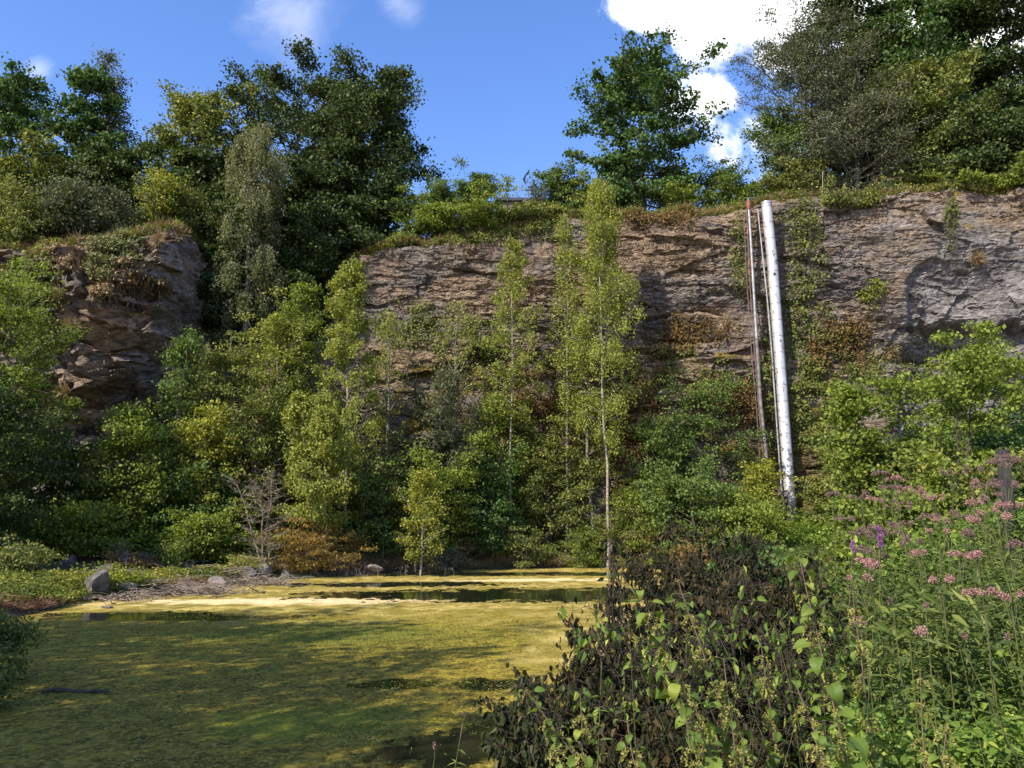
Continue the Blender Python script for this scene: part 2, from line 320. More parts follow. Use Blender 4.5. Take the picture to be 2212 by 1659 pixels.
d1, i1 = strata(CS, tilt, .62, 2.4, 100); d2, i2 = strata(CS, tilt, .26, 1.1, 200); d3, i3 = strata(CS, tilt, 2.3, 5.0, 300); d4, i4 = strata(CS*1.0, tilt*1.0, .12, .5, 400)
rough_ = np.clip(fbm(CS*.13, CZ*.22, 3, 60)*2.8-.55, .30, 1)
big = fbm(CS*.11, CZ*.16, 4, 70)-.5
fa = facets(CS, tilt, 2.6, .85, 500, .04); fb_ = facets(CS, tilt, 1.0, .30, 520, .05); fc = facets(CS, tilt, 5.5, 2.2, 540, .08)
DD = 0.24*d1*rough_+0.13*d2*rough_+.30*fa*np.clip(rough_+.25, 0, 1)+.16*fb_*rough_+.5*fc+0.0*d3+.07*d4*rough_+1.6*big+0.14*(fbm(CS*3, CZ*4, 4, 80)-.5)
# bluff: chunky broken blocks on its sunny side, smoother grey slab at its right
bs = np.clip((cxp[:, None]+19.8)/1.6, 0, 1)*blf
b1 = hash2(np.floor(CS/1.1+vn(CS*.8, CZ*.8, 7)*1.5+CZ*.35), np.floor(CZ/.75+vn(CS*.9, CZ*.9, 8)*1.4-CS*.25), 9)
b2_ = hash2(np.floor(CS/.5+vn(CS*1.5, CZ*1.5, 17)+CZ*.5), np.floor(CZ/.38+vn(CS*1.4, CZ*1.2, 18)), 19)
f1 = facets(CS, CZ, 1.3, .95, 600, .5, 1.9); f2 = facets(CS, CZ, .55, .4, 620, -.3, 2.0); f3 = facets(CS, CZ, 3., 2.4, 640, -.4, 1.2)
DD = DD*(1-.9*blf)+blf*(1-bs)*(.85*f1+.40*f2+.6*f3)+blf*bs*(.28*f1+.10*f2+.45*f3+.5*fbm(CS*.5, CZ*.4, 3, 22))
DD = DD+np.clip(below, 0, 22)*(0.10-0.0*blf)
bench = np.clip((CXc+16.3)/.6, 0, 1)*np.clip((-9.6-CXc)/1.2, 0, 1)
DD = DD+bench*4.6*np.clip((13.3+.8*(vn(CXc*1.1, CXc*0, 3)-.5)-CZ)/1.3, 0, 1)
DD = DD-blf*np.clip((9.0-CZ)/3.0, 0, 1)*2.2                # undercut foot of the bluff
DD = DD-blf*bs*np.clip((ctp[:, None]-CZ-1)/10, 0, 1)*0.8
# right-hand fresh scar with a cave under an overhang
def xz(x, y, Y=45.5): q = at(x, y, Y); return q[0], q[2]
x0, z0 = xz(1960, 700); x1, z1 = xz(1985, 560)
edge = x0+(CZ-z0)*(x1-x0)/(z1-z0)+(vn(CZ*1.4, CZ*0, 31)-.5)*.9+(vn(CZ*.5, CZ*0, 33)-.5)*1.2
scar = 1/(1+np.exp(-np.clip((CXc-edge)/.07, -30, 30)))*np.clip((z1+1.0+(vn(CXc*.5, CXc*0, 37)-.5)*2-CZ)/2.2, 0, 1)
DD = DD-.55*scar+scar*(.22*facets(CS, CZ, .9, .5, 700, .4)+.30*facets(CS, CZ, 2.2, 1.4, 720, -.3)-.25)
cz = z0-.35+(vn(CXc*.7, CXc*0, 35)-.5)*.5
cz = cz+(vn(CXc*2.6, CXc*0, 39)-.5)*.5+(vn(CXc*.35, CXc*0, 41)-.5)*.9
cave = 1/(1+np.exp(-np.clip((cz-CZ)/.06, -30, 30)))*np.clip((CXc-x0+.6+(z0-CZ)*.35+(vn(CZ*1.7, CZ*0, 43)-.5)*1.4)/2.6, 0, 1)*np.clip((CZ-4.5)/3, 0, 1)
DD = DD-1.7*cave
# dark horizontal slots left of the pipes
for (xa, xb, yq, dep) in ((1370, 1560, 690, .35), (1370, 1560, 742, .5), (1340, 1500, 770, .35), (830, 960, 520, .4), (1180,1330,700,.3),(1700,1800,860,.3)):
    xl, zl = xz(xa, yq, 46.2); xr, _ = xz(xb, yq, 46.2)
    zz = zl+(vn(CXc*.9, CXc*0, int(yq))-.5)*.5
    DD = DD-dep*np.exp(-((CZ-zz)/.13)**2)*np.clip((CXc-xl)/.8, 0, 1)*np.clip((xr-CXc)/.8, 0, 1)
rim = np.clip((0.9-below)/0.9, 0, 1); DD = DD-rim**2*0.7
CXv = CXc+nx[:, None]*DD; CYv = cyp[:, None]+ny[:, None]*DD
CXv = CXv+.05*(vn(CS*6, CZ*6, 90)-.5); CZv = CZ+.10*(fbm(CS*2.2, CZ*1.1, 3, 91)-.5)*np.clip(below, 0, 1)
CV = np.stack([CXv, CYv, CZv], -1)
# colour masks: x warm/tan, y moss, z fresh grey
mt = np.clip(fbm(CS*.25, CZ*.5, 4, 50)*2.4-.75, 0, 1); mt = np.clip(mt+.35*np.clip(1-below/5, 0, 1), 0, 1)
px_, py_ = proj(CV)
lowm = np.clip((py_-690)/190, 0, 1)*np.clip((1900-px_)/150, 0, 1)*np.clip((px_-800)/100, 0, 1)
mm = np.clip(fbm(CS*.5, CZ*1.1, 5, 55)*3.2-2.15+1.15*lowm+.5*np.clip(1-below/1.3, 0, 1), 0, 1)
mm = np.maximum(mm, blf*(1-bs)*np.clip(fbm(CS*.8, CZ*.8, 4, 56)*3-1.5, 0, 1)*.6)
mg = np.clip(scar+cave*.3+blf*(.35+.3*bs)+np.clip(fbm(CS*.2, CZ*.3, 3, 57)*3-1.75, 0, 1)*.8+np.clip((px_-1300)/900, 0, .55), 0, 1)
RGB = np.stack([mt*(1-.8*scar), mm*(1-scar), mg], -1)
m, t, p, out = newmat('quarry_rock'); g = nn(t, 'ShaderNodeNewGeometry'); pos = g.outputs['Position']
a = nn(t, 'ShaderNodeAttribute', attribute_name='m'); sa = nn(t, 'ShaderNodeSeparateXYZ'); t.links.new(a.outputs['Vector'], sa.inputs[0])
mp = nn(t, 'ShaderNodeMapping'); mp.inputs['Scale'].default_value = (1, 1, 2.2); t.links.new(pos, mp.inputs[0])
n1 = noise(t, mp.outputs[0], .55, 8, .62, .3); n2 = noise(t, mp.outputs[0], 3.0, 10, .74, .0); n3 = noise(t, pos, 12, 9, .75)
grey = mixc(t, smooth(t, n2, .36, .64), (.080, .070, .058), (.250, .216, .176)); tan_ = mixc(t, smooth(t, n2, .36, .62), (.100, .072, .046), (.310, .230, .150))
fresh = mixc(t, smooth(t, n2, .36, .62), (.11, .10, .095), (.29, .27, .25)); moss = mixc(t, smooth(t, n2, .4, .62), (.075, .068, .020), (.24, .165, .035))
f1 = smooth(t, mth(t, 'ADD', sa.outputs[0], mth(t, 'MULTIPLY', mth(t, 'SUBTRACT', n1, .5), 2.0)), .15, .75)
c = mixc(t, f1, grey, tan_)
c = mixc(t, smooth(t, mth(t, 'ADD', sa.outputs[2], mth(t, 'MULTIPLY', mth(t, 'SUBTRACT', n1, .5), 1.6)), .45, .95), c, fresh)
c = mixc(t, smooth(t, mth(t, 'ADD', sa.outputs[1], mth(t, 'MULTIPLY', mth(t, 'SUBTRACT', n2, .5), 1.6)), .42, .75), c, moss)
# dark weathering crust and water streaks
mp2 = nn(t, 'ShaderNodeMapping'); mp2.inputs['Scale'].default_value = (2.2, 2.2, .22); t.links.new(pos, mp2.inputs[0]); ns = noise(t, mp2.outputs[0], 1.0, 6, .6)
n4 = noise(t, mp.outputs[0], .30, 5, .6, .4); c = mixc(t, mth(t, 'MULTIPLY', smooth(t, n4, .50, .66), .55), c, (.090, .078, .080))
c = mixc(t, mth(t, 'MULTIPLY', smooth(t, ns, .52, .72), .45), c, (.060, .048, .040))
c = mixc(t, mth(t, 'MULTIPLY', smooth(t, n3, .54, .70), .5), c, (.055, .045, .036))
t.links.new(c, p.inputs['Base Color']); p.inputs['Roughness'].default_value = .9; p.inputs['Specular IOR Level'].default_value = .2
b = nn(t, 'ShaderNodeBump'); b.inputs['Distance'].default_value = .16; b.inputs['Strength'].default_value = .8
t.links.new(mth(t, 'ADD', n2, mth(t, 'MULTIPLY', n3, .4)), b.inputs['Height']); t.links.new(b.outputs[0], p.inputs['Normal'])
M['rock'] = m
i = np.arange(NS*NZ).reshape(NS, NZ); Q = np.stack([i[:-1, :-1], i[1:, :-1], i[1:, 1:], i[:-1, 1:]], -1).reshape(-1, 4)
mesh('cliff', CV.reshape(-1, 3), Q, M['rock'], kind='structure', rgb=RGB.reshape(-1, 3))
topV = CV[:, -1, :]
def plz(x, y):                                   # plateau height
    yc = np.interp(x, cxp, cyp); tz = np.interp(x, cxp, ctp); q = np.maximum(y-yc, 0)
    return tz+(1-np.exp(-q/4))*0.9+q*.03+(fbm(x*.4, y*.4, 3, 44)-.5)*.6*np.clip(q/2, 0, 1)
qs = np.array([0, .3, .8, 1.5, 2.5, 4, 6, 9, 13, 20, 35, 70, 150, 400.])
PXg = np.repeat(topV[:, 0:1], len(qs), 1); PYg = topV[:, 1:2]+qs[None]; PZg = plz(PXg, PYg); PZg[:, 0] = topV[:, 2]
PZg[:, 1:] = np.maximum(PZg[:, 1:], topV[:, 2:3]-.1+0*PZg[:, 1:]); PZg[:, -3:] = PZg[:, -4:-3]*1.0
V, Q = grid(PXg[::3], PYg[::3], PZg[::3]); mesh('plateau_ground', V, Q, M['ground'], smooth_=True, kind='structure')
CPX, CPY = proj(CV)
def cliff_pts(rs, x, y, rx, ry, n, power=1.0):
    """n random surface points of the cliff inside an ellipse, drawn from real surface positions"""
    d = ((CPX-x)/rx)**2+((CPY-y)/ry)**2
    idx = np.argwhere(d < 1)
    if len(idx) == 0: return np.zeros((0, 3))
    wgt = (1-d[idx[:, 0], idx[:, 1]])**power; wgt /= wgt.sum()
    k = rs.choice(len(idx), n, p=wgt); q = CV[idx[k, 0], idx[k, 1]]
    return q
# ---------------------------------------------------------------- plants
class Bag:
    """collects leaves (flat kites or folded six-point leaves) and tubes"""
    def __init__(s): s.L = []; s.T = []
    def leaves(s, P, D, N, L, W, v, fold=False):
        n = len(P)
        if n: s.L.append((np.asarray(P), unit(D), N, np.broadcast_to(L, (n,)), np.broadcast_to(W, (n,)), np.broadcast_to(v, (n,)), fold))
    def tubes(s, P, R, sides=5): s.T.append((np.asarray(P, float), np.asarray(R, float), sides))
    def leafmesh(s, name, mat, parent=None, **k):
        Vs, Qs, As = [], [], []; off = 0
        for P, D, N, L, W, v, fold in s.L:
            N = unit(N-D*(N*D).sum(-1, keepdims=True)); B = np.cross(D, N); L = L[:, None]; W = W[:, None]; n = len(P)
            if not fold:
                v4 = np.stack([P, P+D*L*.5+B*W*.5+N*W*.12, P+D*L, P+D*L*.5-B*W*.5+N*W*.12], 1)
                q = np.arange(n*4).reshape(n, 4)+off; off += n*4; Qs.append(q); As.append(v)
                Vs.append(v4.reshape(-1, 3))
            else:
                dr = N*(-L*.18)
                v6 = np.stack([P, P+D*L*.3+B*W*.48+N*W*.16, P+D*L*.68+B*W*.34+N*W*.12+dr*.4, P+D*L+dr, P+D*L*.68-B*W*.34+N*W*.12+dr*.4, P+D*L*.3-B*W*.48+N*W*.16], 1)
                bi = np.arange(n)[:, None]*6+off; off += n*6
                Qs.append(np.concatenate([bi+np.array([[0, 1, 2, 3]]), bi+np.array([[0, 3, 4, 5]])])); As.append(np.concatenate([v, v])); Vs.append(v6.reshape(-1, 3))
        if not Vs: return None
        return mesh(name, np.concatenate(Vs), np.concatenate(Qs), mat, parent, att=np.concatenate(As), **k)
    def tubemesh(s, name, mat, parent=None, **k):
        Vs, Qs = [], []; off = 0
        for P, R, sd in s.T:
            Bn, K, _ = P.shape; Tn = unit(np.gradient(P, axis=1)); ref = np.where(np.abs(Tn[:, :1, 2:3]) > .9, np.array([[[1., 0, 0]]]), np.array([[[0, 0, 1.]]]))
            ref = np.broadcast_to(ref, Tn.shape); A = unit(np.cross(Tn, ref)); Bb = np.cross(Tn, A)
            th = np.arange(sd)/sd*2*np.pi
            ring = P[:, :, None, :]+R[:, :, None, None]*(A[:, :, None, :]*np.cos(th)[None, None, :, None]+Bb[:, :, None, :]*np.sin(th)[None, None, :, None])
            Vs.append(ring.reshape(-1, 3)); i = np.arange(Bn*K*sd).reshape(Bn, K, sd)+off; off += Bn*K*sd; j = np.roll(i, -1, 2)
            Qs.append(np.stack([i[:, :-1], j[:, :-1], j[:, 1:], i[:, 1:]], -1).reshape(-1, 4))
        if not Vs: return None
        return mesh(name, np.concatenate(Vs), np.concatenate(Qs), mat, parent, smooth_=True, **k)
def interp_poly(P, s):                            # P (K,3), s (n,)
    K = len(P)-1; f = np.clip(s*K, 0, K-1e-6); i = f.astype(int); a = (f-i)[:, None]
    return P[i]*(1-a)+P[i+1]*a
PROF = {
 'round': lambda t: np.sqrt(np.clip(1-(2*t-.85)**2/1.45, 0.03, 1)),
 'oak': lambda t: np.clip(np.minimum(t*3.5+.45, 1.08*(1-t)**.72+.10), .12, 1),
 'cone': lambda t: np.clip((1-t)**.7*1.05, .10, 1)*np.clip(t*4+.45, 0, 1),
 'column': lambda t: np.clip(np.minimum(t*4+.5, (1-t)*2.6+.18), .12, 1),
 'vase': lambda t: np.clip(.45+.75*t, 0, 1)*np.clip((1-t)*3+.25, 0, 1),
}
def grow(seed, H, R, base=.2, prof='round', nb=26, ns=7, nleaf=9000, ll=.14, lw=.09, el=(10, 60), r0=.14, weep=0., cl=.32, lean=(0, 0), stems=1, curve=.15, bare=0., twigs=0, flat=.6, trunkside=7, crook=.04, vspread=.22, br=1.):
    rs = np.random.RandomState(seed); b = Bag(); Cc = []; tw = []
    K = 12; tt = np.linspace(0, 1, K)
    per = max(2, nb//stems)
    for s_ in range(stems):
        az0 = rs.rand()*6.28; sp = 0 if stems == 1 else (.35+.3*rs.rand())*R
        Hs = H*(1 if s_ == 0 else rs.uniform(.72, .98))
        wx = np.cumsum(rs.randn(K))*crook*H*.12; wy = np.cumsum(rs.randn(K))*crook*H*.12
        TP = np.stack([lean[0]*tt**1.3+math.cos(az0)*sp*tt**.8+wx-wx[0], lean[1]*tt**1.3+math.sin(az0)*sp*tt**.8+wy-wy[0], tt*Hs], -1)
        if stems > 1: TP[:, :2] += np.array([math.cos(az0), math.sin(az0)])*R*.07
        rr = r0*(1-tt)**.85*(1 if stems == 1 else .62)+.012*br; rr[0] *= 1.3
        b.tubes(TP[None], rr[None], trunkside)
        Rs = R*(1 if stems == 1 else .62)
        ti = base+(1-base)*(np.arange(per)+rs.rand(per))/per*.985; az = np.arange(per)*2.399+rs.randn(per)*.35+az0
        tc_ = (ti-base)/(1-base); Lb = Rs*PROF[prof](tc_)*rs.uniform(.5, 1.2, per); e = np.radians(el[0]+(el[1]-el[0])*tc_+rs.randn(per)*9)
        O = interp_poly(TP, ti); s6 = np.linspace(0, 1, 6)
        h = np.stack([np.cos(az), np.sin(az), 0*az], -1)
        Lx = Lb/np.maximum(np.cos(e), .45)
        PB = O[:, None]+Lx[:, None, None]*(np.cos(e)[:, None, None]*s6[None, :, None]*h[:, None]+np.array([0, 0, 1.])*(np.sin(e)[:, None]*s6+(curve)*s6**2)[..., None])
        PB = PB+np.cumsum(rs.randn(per, 6, 3)*.035*Lx[:, None, None], 1)*np.linspace(0, 1, 6)[None, :, None]
        if weep: PB[..., 2] -= (s6**2.2)[None]*weep*.6
        rb = np.interp(ti, tt, rr)[:, None]*.5*(1-s6*.85)[None]*np.clip(Lb/R, .35, 1)[:, None]+.006*br
        b.tubes(PB, rb, 5)
        # secondary
        for j in range(ns):
            sj = rs.uniform(.22, 1., per); O2 = PB[np.arange(per), np.clip((sj*5).astype(int), 0, 4)]
            fr = (sj*5-np.floor(sj*5))[:, None]; O2 = O2*(1-fr)+PB[np.arange(per), np.clip((sj*5).astype(int)+1, 0, 5)]*fr
            a2 = az+rs.choice([-1, 1], per)*rs.uniform(.35, 1.35, per); vz = rs.uniform(-.15, .75, per)
            L2 = (Lb*.42*(1.12-sj)+.13*R)*rs.uniform(.7, 1.2, per)
            d2 = unit(np.stack([np.cos(a2), np.sin(a2), vz], -1)); s4 = np.linspace(0, 1, 4)
            P2_ = O2[:, None]+d2[:, None]*(L2[:, None]*s4)[..., None]+rs.randn(per, 4, 3)*.03*L2[:, None, None]
            P2_[..., 2] -= (s4**2)[None]*weep*.5*rs.rand(per)[:, None]
            b.tubes(P2_, br*(.028*R*.25+.006)*(1-s4*.8)[None].repeat(per, 0), 3)
            for f in (.45, .75, 1.0):
                k = min(3, int(f*3)); Cc.append(P2_[:, k]*1.0+rs.randn(per, 3)*.05)
            if twigs:
                for q in range(twigs):
                    o = P2_[:, rs.randint(1, 4)]; d = unit(rs.randn(per, 3)+d2*.8+np.array([0, 0, .35-weep*.2])); Lt = rs.uniform(.12, .3, (per, 1))*R*.8
                    tw.append(np.stack([o, o+d*Lt*.5+rs.randn(per, 3)*.02, o+d*Lt], 1))
        top = TP[-3:]; Cc.append(np.repeat(top, 2, 0)+rs.randn(6, 3)*.1*R*.3)
    if tw: tw = np.concatenate(tw); b.tubes(tw, np.array([[.012, .008, .004]]).repeat(len(tw), 0)*max(1, R*.35)*br, 3)
    Cc = np.concatenate(Cc)
    if bare >= 1: return b
    if bare > 0: Cc = Cc[rs.rand(len(Cc)) > bare]
    n = max(1, int(nleaf/len(Cc))); nc = len(Cc)
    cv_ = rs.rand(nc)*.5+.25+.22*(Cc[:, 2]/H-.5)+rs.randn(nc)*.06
    sz = cl*rs.uniform(.5, 1.5, nc)
    off = unit(rs.randn(nc, n, 3))*(rs.rand(nc, n, 1)**.42)*1.75*sz[:, None, None]*np.array([1, 1, flat])*rs.uniform(.7, 1.3, (nc, 1, 3))
    if weep: off = off*np.array([.55, .55, 1]); off[..., 2] -= np.abs(rs.rand(nc, n))*weep
    P = (Cc[:, None]+off).reshape(-1, 3)
    P = P[P[:, 2] > .05]; nP = len(P)
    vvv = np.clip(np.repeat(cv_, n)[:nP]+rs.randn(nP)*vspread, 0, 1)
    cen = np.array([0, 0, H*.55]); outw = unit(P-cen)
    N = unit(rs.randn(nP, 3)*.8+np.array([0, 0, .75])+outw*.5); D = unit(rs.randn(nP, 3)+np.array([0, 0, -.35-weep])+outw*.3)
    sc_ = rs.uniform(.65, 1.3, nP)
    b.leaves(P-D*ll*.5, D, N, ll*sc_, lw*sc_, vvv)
    return b
def fit(b, H, R, lean=(0, 0)):
    src = np.concatenate([l[0] for l in b.L]) if b.L else np.concatenate([t_[0].reshape(-1, 3) for t_ in b.T])
    z = src[:, 2].max()*.995; t_ = np.clip(src[:, 2]/z, 0, 1); r_ = np.percentile(np.hypot(src[:, 0]-lean[0]*t_**1.3, src[:, 1]-lean[1]*t_**1.3), 95)
    k = np.array([R/r_, R/r_, H/z]); k[:2] = np.clip(k[:2], .55, 1.5)
    b.L = [(l[0]*k,)+l[1:] for l in b.L]; b.T = [(t_[0]*k, t_[1], t_[2]) for t_ in b.T]
    return b
def tree(name, label, cat, x, ytop, w_, Y, mat, bark, seed, zb=None, group=None, xb=None, **k):
    """x,ytop,w_: where crown centre, top and width are seen at distance Y"""
    tp = at(x, ytop, Y); xb_ = tp[0] if xb is None else at(xb, 900, Y)[0]
    z = float(zb) if zb is not None else float(hz(np.array([xb_]), np.array([Y]))[0])-.05
    H = tp[2]-z; R = w_/2*Y/F*1.0
    k.setdefault('lean', (tp[0]-xb_, 0)); b = fit(grow(seed, H, R, **k), H, R, k['lean'])
    r = thing(name, label, cat, (xb_, Y, z), group)
    if bark == 'birchbark':
        b2 = Bag(); b2.T = [t_ for t_ in b.T if t_[2] == 7]; b2.tubemesh('trunk', M[bark], r); b.T = [t_ for t_ in b.T if t_[2] != 7]; b.tubemesh('branches', M['greybark'], r)
    else: b.tubemesh('trunk', M[bark], r)
    b.leafmesh('crown', M[mat], r)
    return r
def ptree(*a, dz=0, **k):                           # a tree on the plateau
    x, yt, w_, Y = a[3:7]; X0 = at(x, yt, Y)[0]; zb = float(plz(np.array([X0]), np.array([Y]))[0])-.2+dz
    return tree(*a, zb=zb, **k)
# ---------------------------------------------------------------- trees on the quarry rim (left to right)
GR = 'trees along the quarry rim'
def RT(name, label, x, yt, w_, Y, mat, seed, bark='bark', cat='tree', group=GR, **k):
    return ptree(name, label, cat, x, yt, w_, Y, mat, bark, seed, group=group, **k)
BIG = dict(nb=40, ns=8, nleaf=30000, ll=.22, lw=.15, base=.06, el=(0, 62), r0=.2, cl=.42)
RT('oak_tree', 'dark oak cut by the left edge of the photo, tallest crown there', 40, 158, 250, 45, 'oak', 11, prof='oak', nb=34, ns=7, nleaf=17000, ll=.24, lw=.16, base=.15, el=(5, 60), cl=.36, group=GR)
RT('bushy_tree', 'olive green bushy tree with a pale dead stem, below the leftmost dark oak', 60, 290, 260, 43, 'olive', 12, **{**BIG, 'nleaf': 16000})
RT('oak_tree', 'small knobbly dark oak standing against the sky left of the wispy grey tree', 192, 150, 150, 46, 'oak', 13, prof='oak', nb=26, ns=6, nleaf=12000, ll=.25, lw=.18, base=.2, el=(15, 60), cl=.34)
RT('wispy_tree', 'thin grey green tree whose bare twiggy tip pokes above its leaves', 305, 118, 190, 47, 'grey', 14, prof='cone', nb=40, ns=7, nleaf=13000, ll=.17, lw=.1, base=.1, el=(25, 72), cl=.4, twigs=1, stems=2)
RT('bushy_tree', 'yellowish green tree filling the gap between the wispy grey tree and the big dark dome', 445, 178, 250, 48, 'olive', 15, prof='column', **BIG)
RT('bushy_tree', 'dark green tree behind the left bluff, in front of the wispy grey tree', 250, 265, 260, 45, 'dark', 16, **BIG)
RT('bushy_tree', 'dark green tree low down above the bluff edge, right of the yellowish tree', 420, 300, 240, 46, 'dark', 17, **{**BIG, 'nleaf': 22000})
DOM = dict(curve=.03, nb=52, ns=9, nleaf=52000, ll=.22, lw=.15, el=(-5, 36), r0=.28, cl=.48, base=.04)
RT('domed_tree', 'tallest broad dark green dome against the blue sky on the left', 645, 108, 400, 52, 'dark', 18, **DOM)
RT('domed_tree', 'dark broad tree leaning out at the right end of the left tree mass', 790, 170, 290, 51, 'dark', 19, **DOM, lean=(.9, 0))
RT('bushy_tree', 'very dark low tree under the right side of the big dome', 730, 360, 300, 50.5, 'dark', 20, **{**DOM, 'nleaf': 26000})
RT('bushy_tree', 'dark low tree filling the shaded cleft above the rock recess', 560, 380, 260, 50.5, 'dark', 21, **{**DOM, 'nleaf': 26000})
tree('weeping_tree', 'pale grey green weeping tree hanging down in front of the big dark dome', 'tree', 560, 238, 165, 42.6, 'silver', 'greybark', 22, zb=12.7, group=GR, prof='column', nb=54, ns=7, nleaf=42000, ll=.13, lw=.08, base=.12, el=(20, 65), cl=.28, weep=1.3)
RT('hanging_shrub', 'grey green shrub hanging into the dark cleft below the weeping tree', 540, 470, 170, 43.5, 'silver', 23, 'greybark', cat='shrub', prof='round', nb=24, ns=6, nleaf=9000, ll=.13, lw=.08, base=.02, cl=.3, weep=.9, dz=-5.0, group='shrubs on the rim')
tree('cleft_tree', 'dark tree rooted in the shaded cleft right of the bluff corner', 'tree', 500, 430, 190, 44.0, 'dark', 'bark', 24, zb=12.7, group=GR, **{**BIG, 'nleaf': 22000})
tree('cleft_tree', 'dark tree in the cleft below the weeping tree, its top above the sallows', 'tree', 630, 460, 200, 45.5, 'dark', 'bark', 25, zb=12.7, group=GR, **{**BIG, 'nleaf': 22000})
SG = 'shrubs on the rim'
SH = dict(stems=5, nb=40, ns=5, prof='vase', base=.12, el=(35, 75), r0=.07, cl=.22)
def RS(label, x, yt, w_, Y, mat, seed, n=7000, name='shrub', ll=.15, lw=.1, **k):
    kk = {**SH, **k}; return RT(name, label, x, yt, w_, Y, mat, seed, cat='shrub', group=SG, nleaf=n, ll=ll, lw=lw, **kk)
RS('grey green scrub on top of the left bluff below the small dark oak', 215, 385, 240, 40.5, 'grey', 30, 13000, prof='round', cl=.35)
RS('yellow green maple scrub on the bluff top just left of the exposed rock corner', 330, 370, 130, 41.5, 'yellow', 31, 5000, cl=.3)
RS('olive scrub at the far left of the bluff top', 70, 420, 240, 40.5, 'olive', 32, 11000, prof='round', cl=.35)
RS('yellow tinted shrub above the right corner of the left bluff', 400, 385, 110, 42.5, 'olive', 33, 4000)
RS('bright green shrub at the right foot of the dark dome', 905, 398, 140, 48.5, 'green', 34, 12000, prof='round')
RS('dark green narrow shrub between the two brighter rim shrubs', 975, 384, 110, 48.5, 'bluegreen', 35, 11000, prof='column')
RS('broad upright shrub directly left of the rim mast', 1045, 366, 130, 48.5, 'bluegreen', 36, 18000, prof='column')
RS('low dark shrub beneath the upright one left of the mast', 1010, 425, 240, 48.0, 'green', 37, 14000, prof='round')
RS('sparse twiggy shrub directly right of the rim mast', 1172, 378, 80, 48.5, 'grey', 38, 2200, ll=.12)
RS('feathery shrub between the mast and the lone oak', 1232, 350, 140, 48.5, 'bluegreen', 39, 11000)
RS('low olive shrub right of the dark roof line', 1160, 440, 170, 48.0, 'olive', 40, 8000, prof='round')
RS('dark low shrub left of the lone oak trunk', 1270, 395, 140, 48.4, 'green', 41, 6500)
RS('round dark shrub at the foot of the lone oak', 1378, 392, 110, 48.3, 'dark', 42, 6500, prof='round')
RS('shrub with long arching shoots right of the lone oak', 1540, 325, 150, 48.6, 'bluegreen', 43, 8500, el=(45, 80))
RS('low green shrub between the lone oak and the arching shrub', 1465, 400, 120, 48.3, 'green', 44, 4500, prof='round')
RS('low leafy shrub right beside the top of the thin pipes', 1600, 385, 110, 48.3, 'green', 45, 4500, prof='round')
RS('dusty olive shrub above the top of the wide silver pipe', 1700, 360, 170, 47.8, 'olive', 46, 7500, prof='round')
RT('oak_tree', 'lone oak with a spreading crown standing alone against blue sky and white cloud', 1380, 84, 300, 49.5, 'oak', 65, prof='round', nb=60, ns=7, nleaf=28000, ll=.25, lw=.17, base=.14, el=(2, 60), r0=.22, cl=.34, crook=.02, curve=.05)
WIL = dict(nb=46, ns=9, nleaf=34000, ll=.16, lw=.08, el=(5, 68), r0=.2, cl=.42, base=.08, twigs=1)
RT('willow_tree', 'grey feathery willow on the right whose left boughs reach out over the sky', 1730, 5, 320, 48.6, 'grey', 51, 'bark', **{**WIL, 'nleaf': 30000, 'prof': 'round'})
RT('willow_tree', 'dusty grey willow bulging over the rim right of the silver pipe', 1830, 120, 300, 47.4, 'grey', 52, 'greybark', **{**WIL, 'nleaf': 30000})
RT('broadleaf_tree', 'tall dark tree behind the willows reaching the top of the photo', 1950, -60, 400, 53, 'oak', 53, **{**DOM, 'nleaf': 60000, 'll': .27, 'lw': .19})
RT('broadleaf_tree', 'dark tree in the top right corner', 2150, -70, 380, 50, 'dark', 54, **{**DOM, 'nleaf': 60000, 'll': .27, 'lw': .19})
RT('hornbeam_tree', 'dark tree with olive layered boughs at the right edge above the grey rock', 2130, 190, 320, 46.5, 'dark', 55, **{**DOM, 'nleaf': 36000, 'el': (-12, 40)})
RT('broadleaf_tree', 'tall dark tree between the grey willow top and the corner tree', 1840, -40, 330, 52, 'dark', 61, **{**DOM, 'nleaf': 46000})
RT('hornbeam_tree', 'olive tinted tree behind the grey willow, left of the layered boughs', 1985, 130, 260, 48, 'olive', 56, **{**DOM, 'nleaf': 28000})
RT('bushy_tree', 'dark leafy tree standing just left of the grey willow, low over the rim', 1690, 240, 170, 49.5, 'bluegreen', 57, nb=30, ns=7, nleaf=13000, ll=.17, lw=.12, base=.04, cl=.35)
RS('dead looking bare tree leaning inside the grey willow', 1900, 190, 160, 46.8, 'grey', 58, 900, name='leaning_bare_tree', twigs=3, stems=2)
RS('brown tangled hanging scrub over the rock below the grey willow', 1830, 395, 200, 45.9, 'olive', 59, 6500, prof='round', weep=1.4, dz=-1.0, twigs=1)
RS('dark hanging scrub at the foot of the layered hornbeam', 2090, 370, 260, 45.2, 'green', 60, 9000, prof='round', weep=.4)

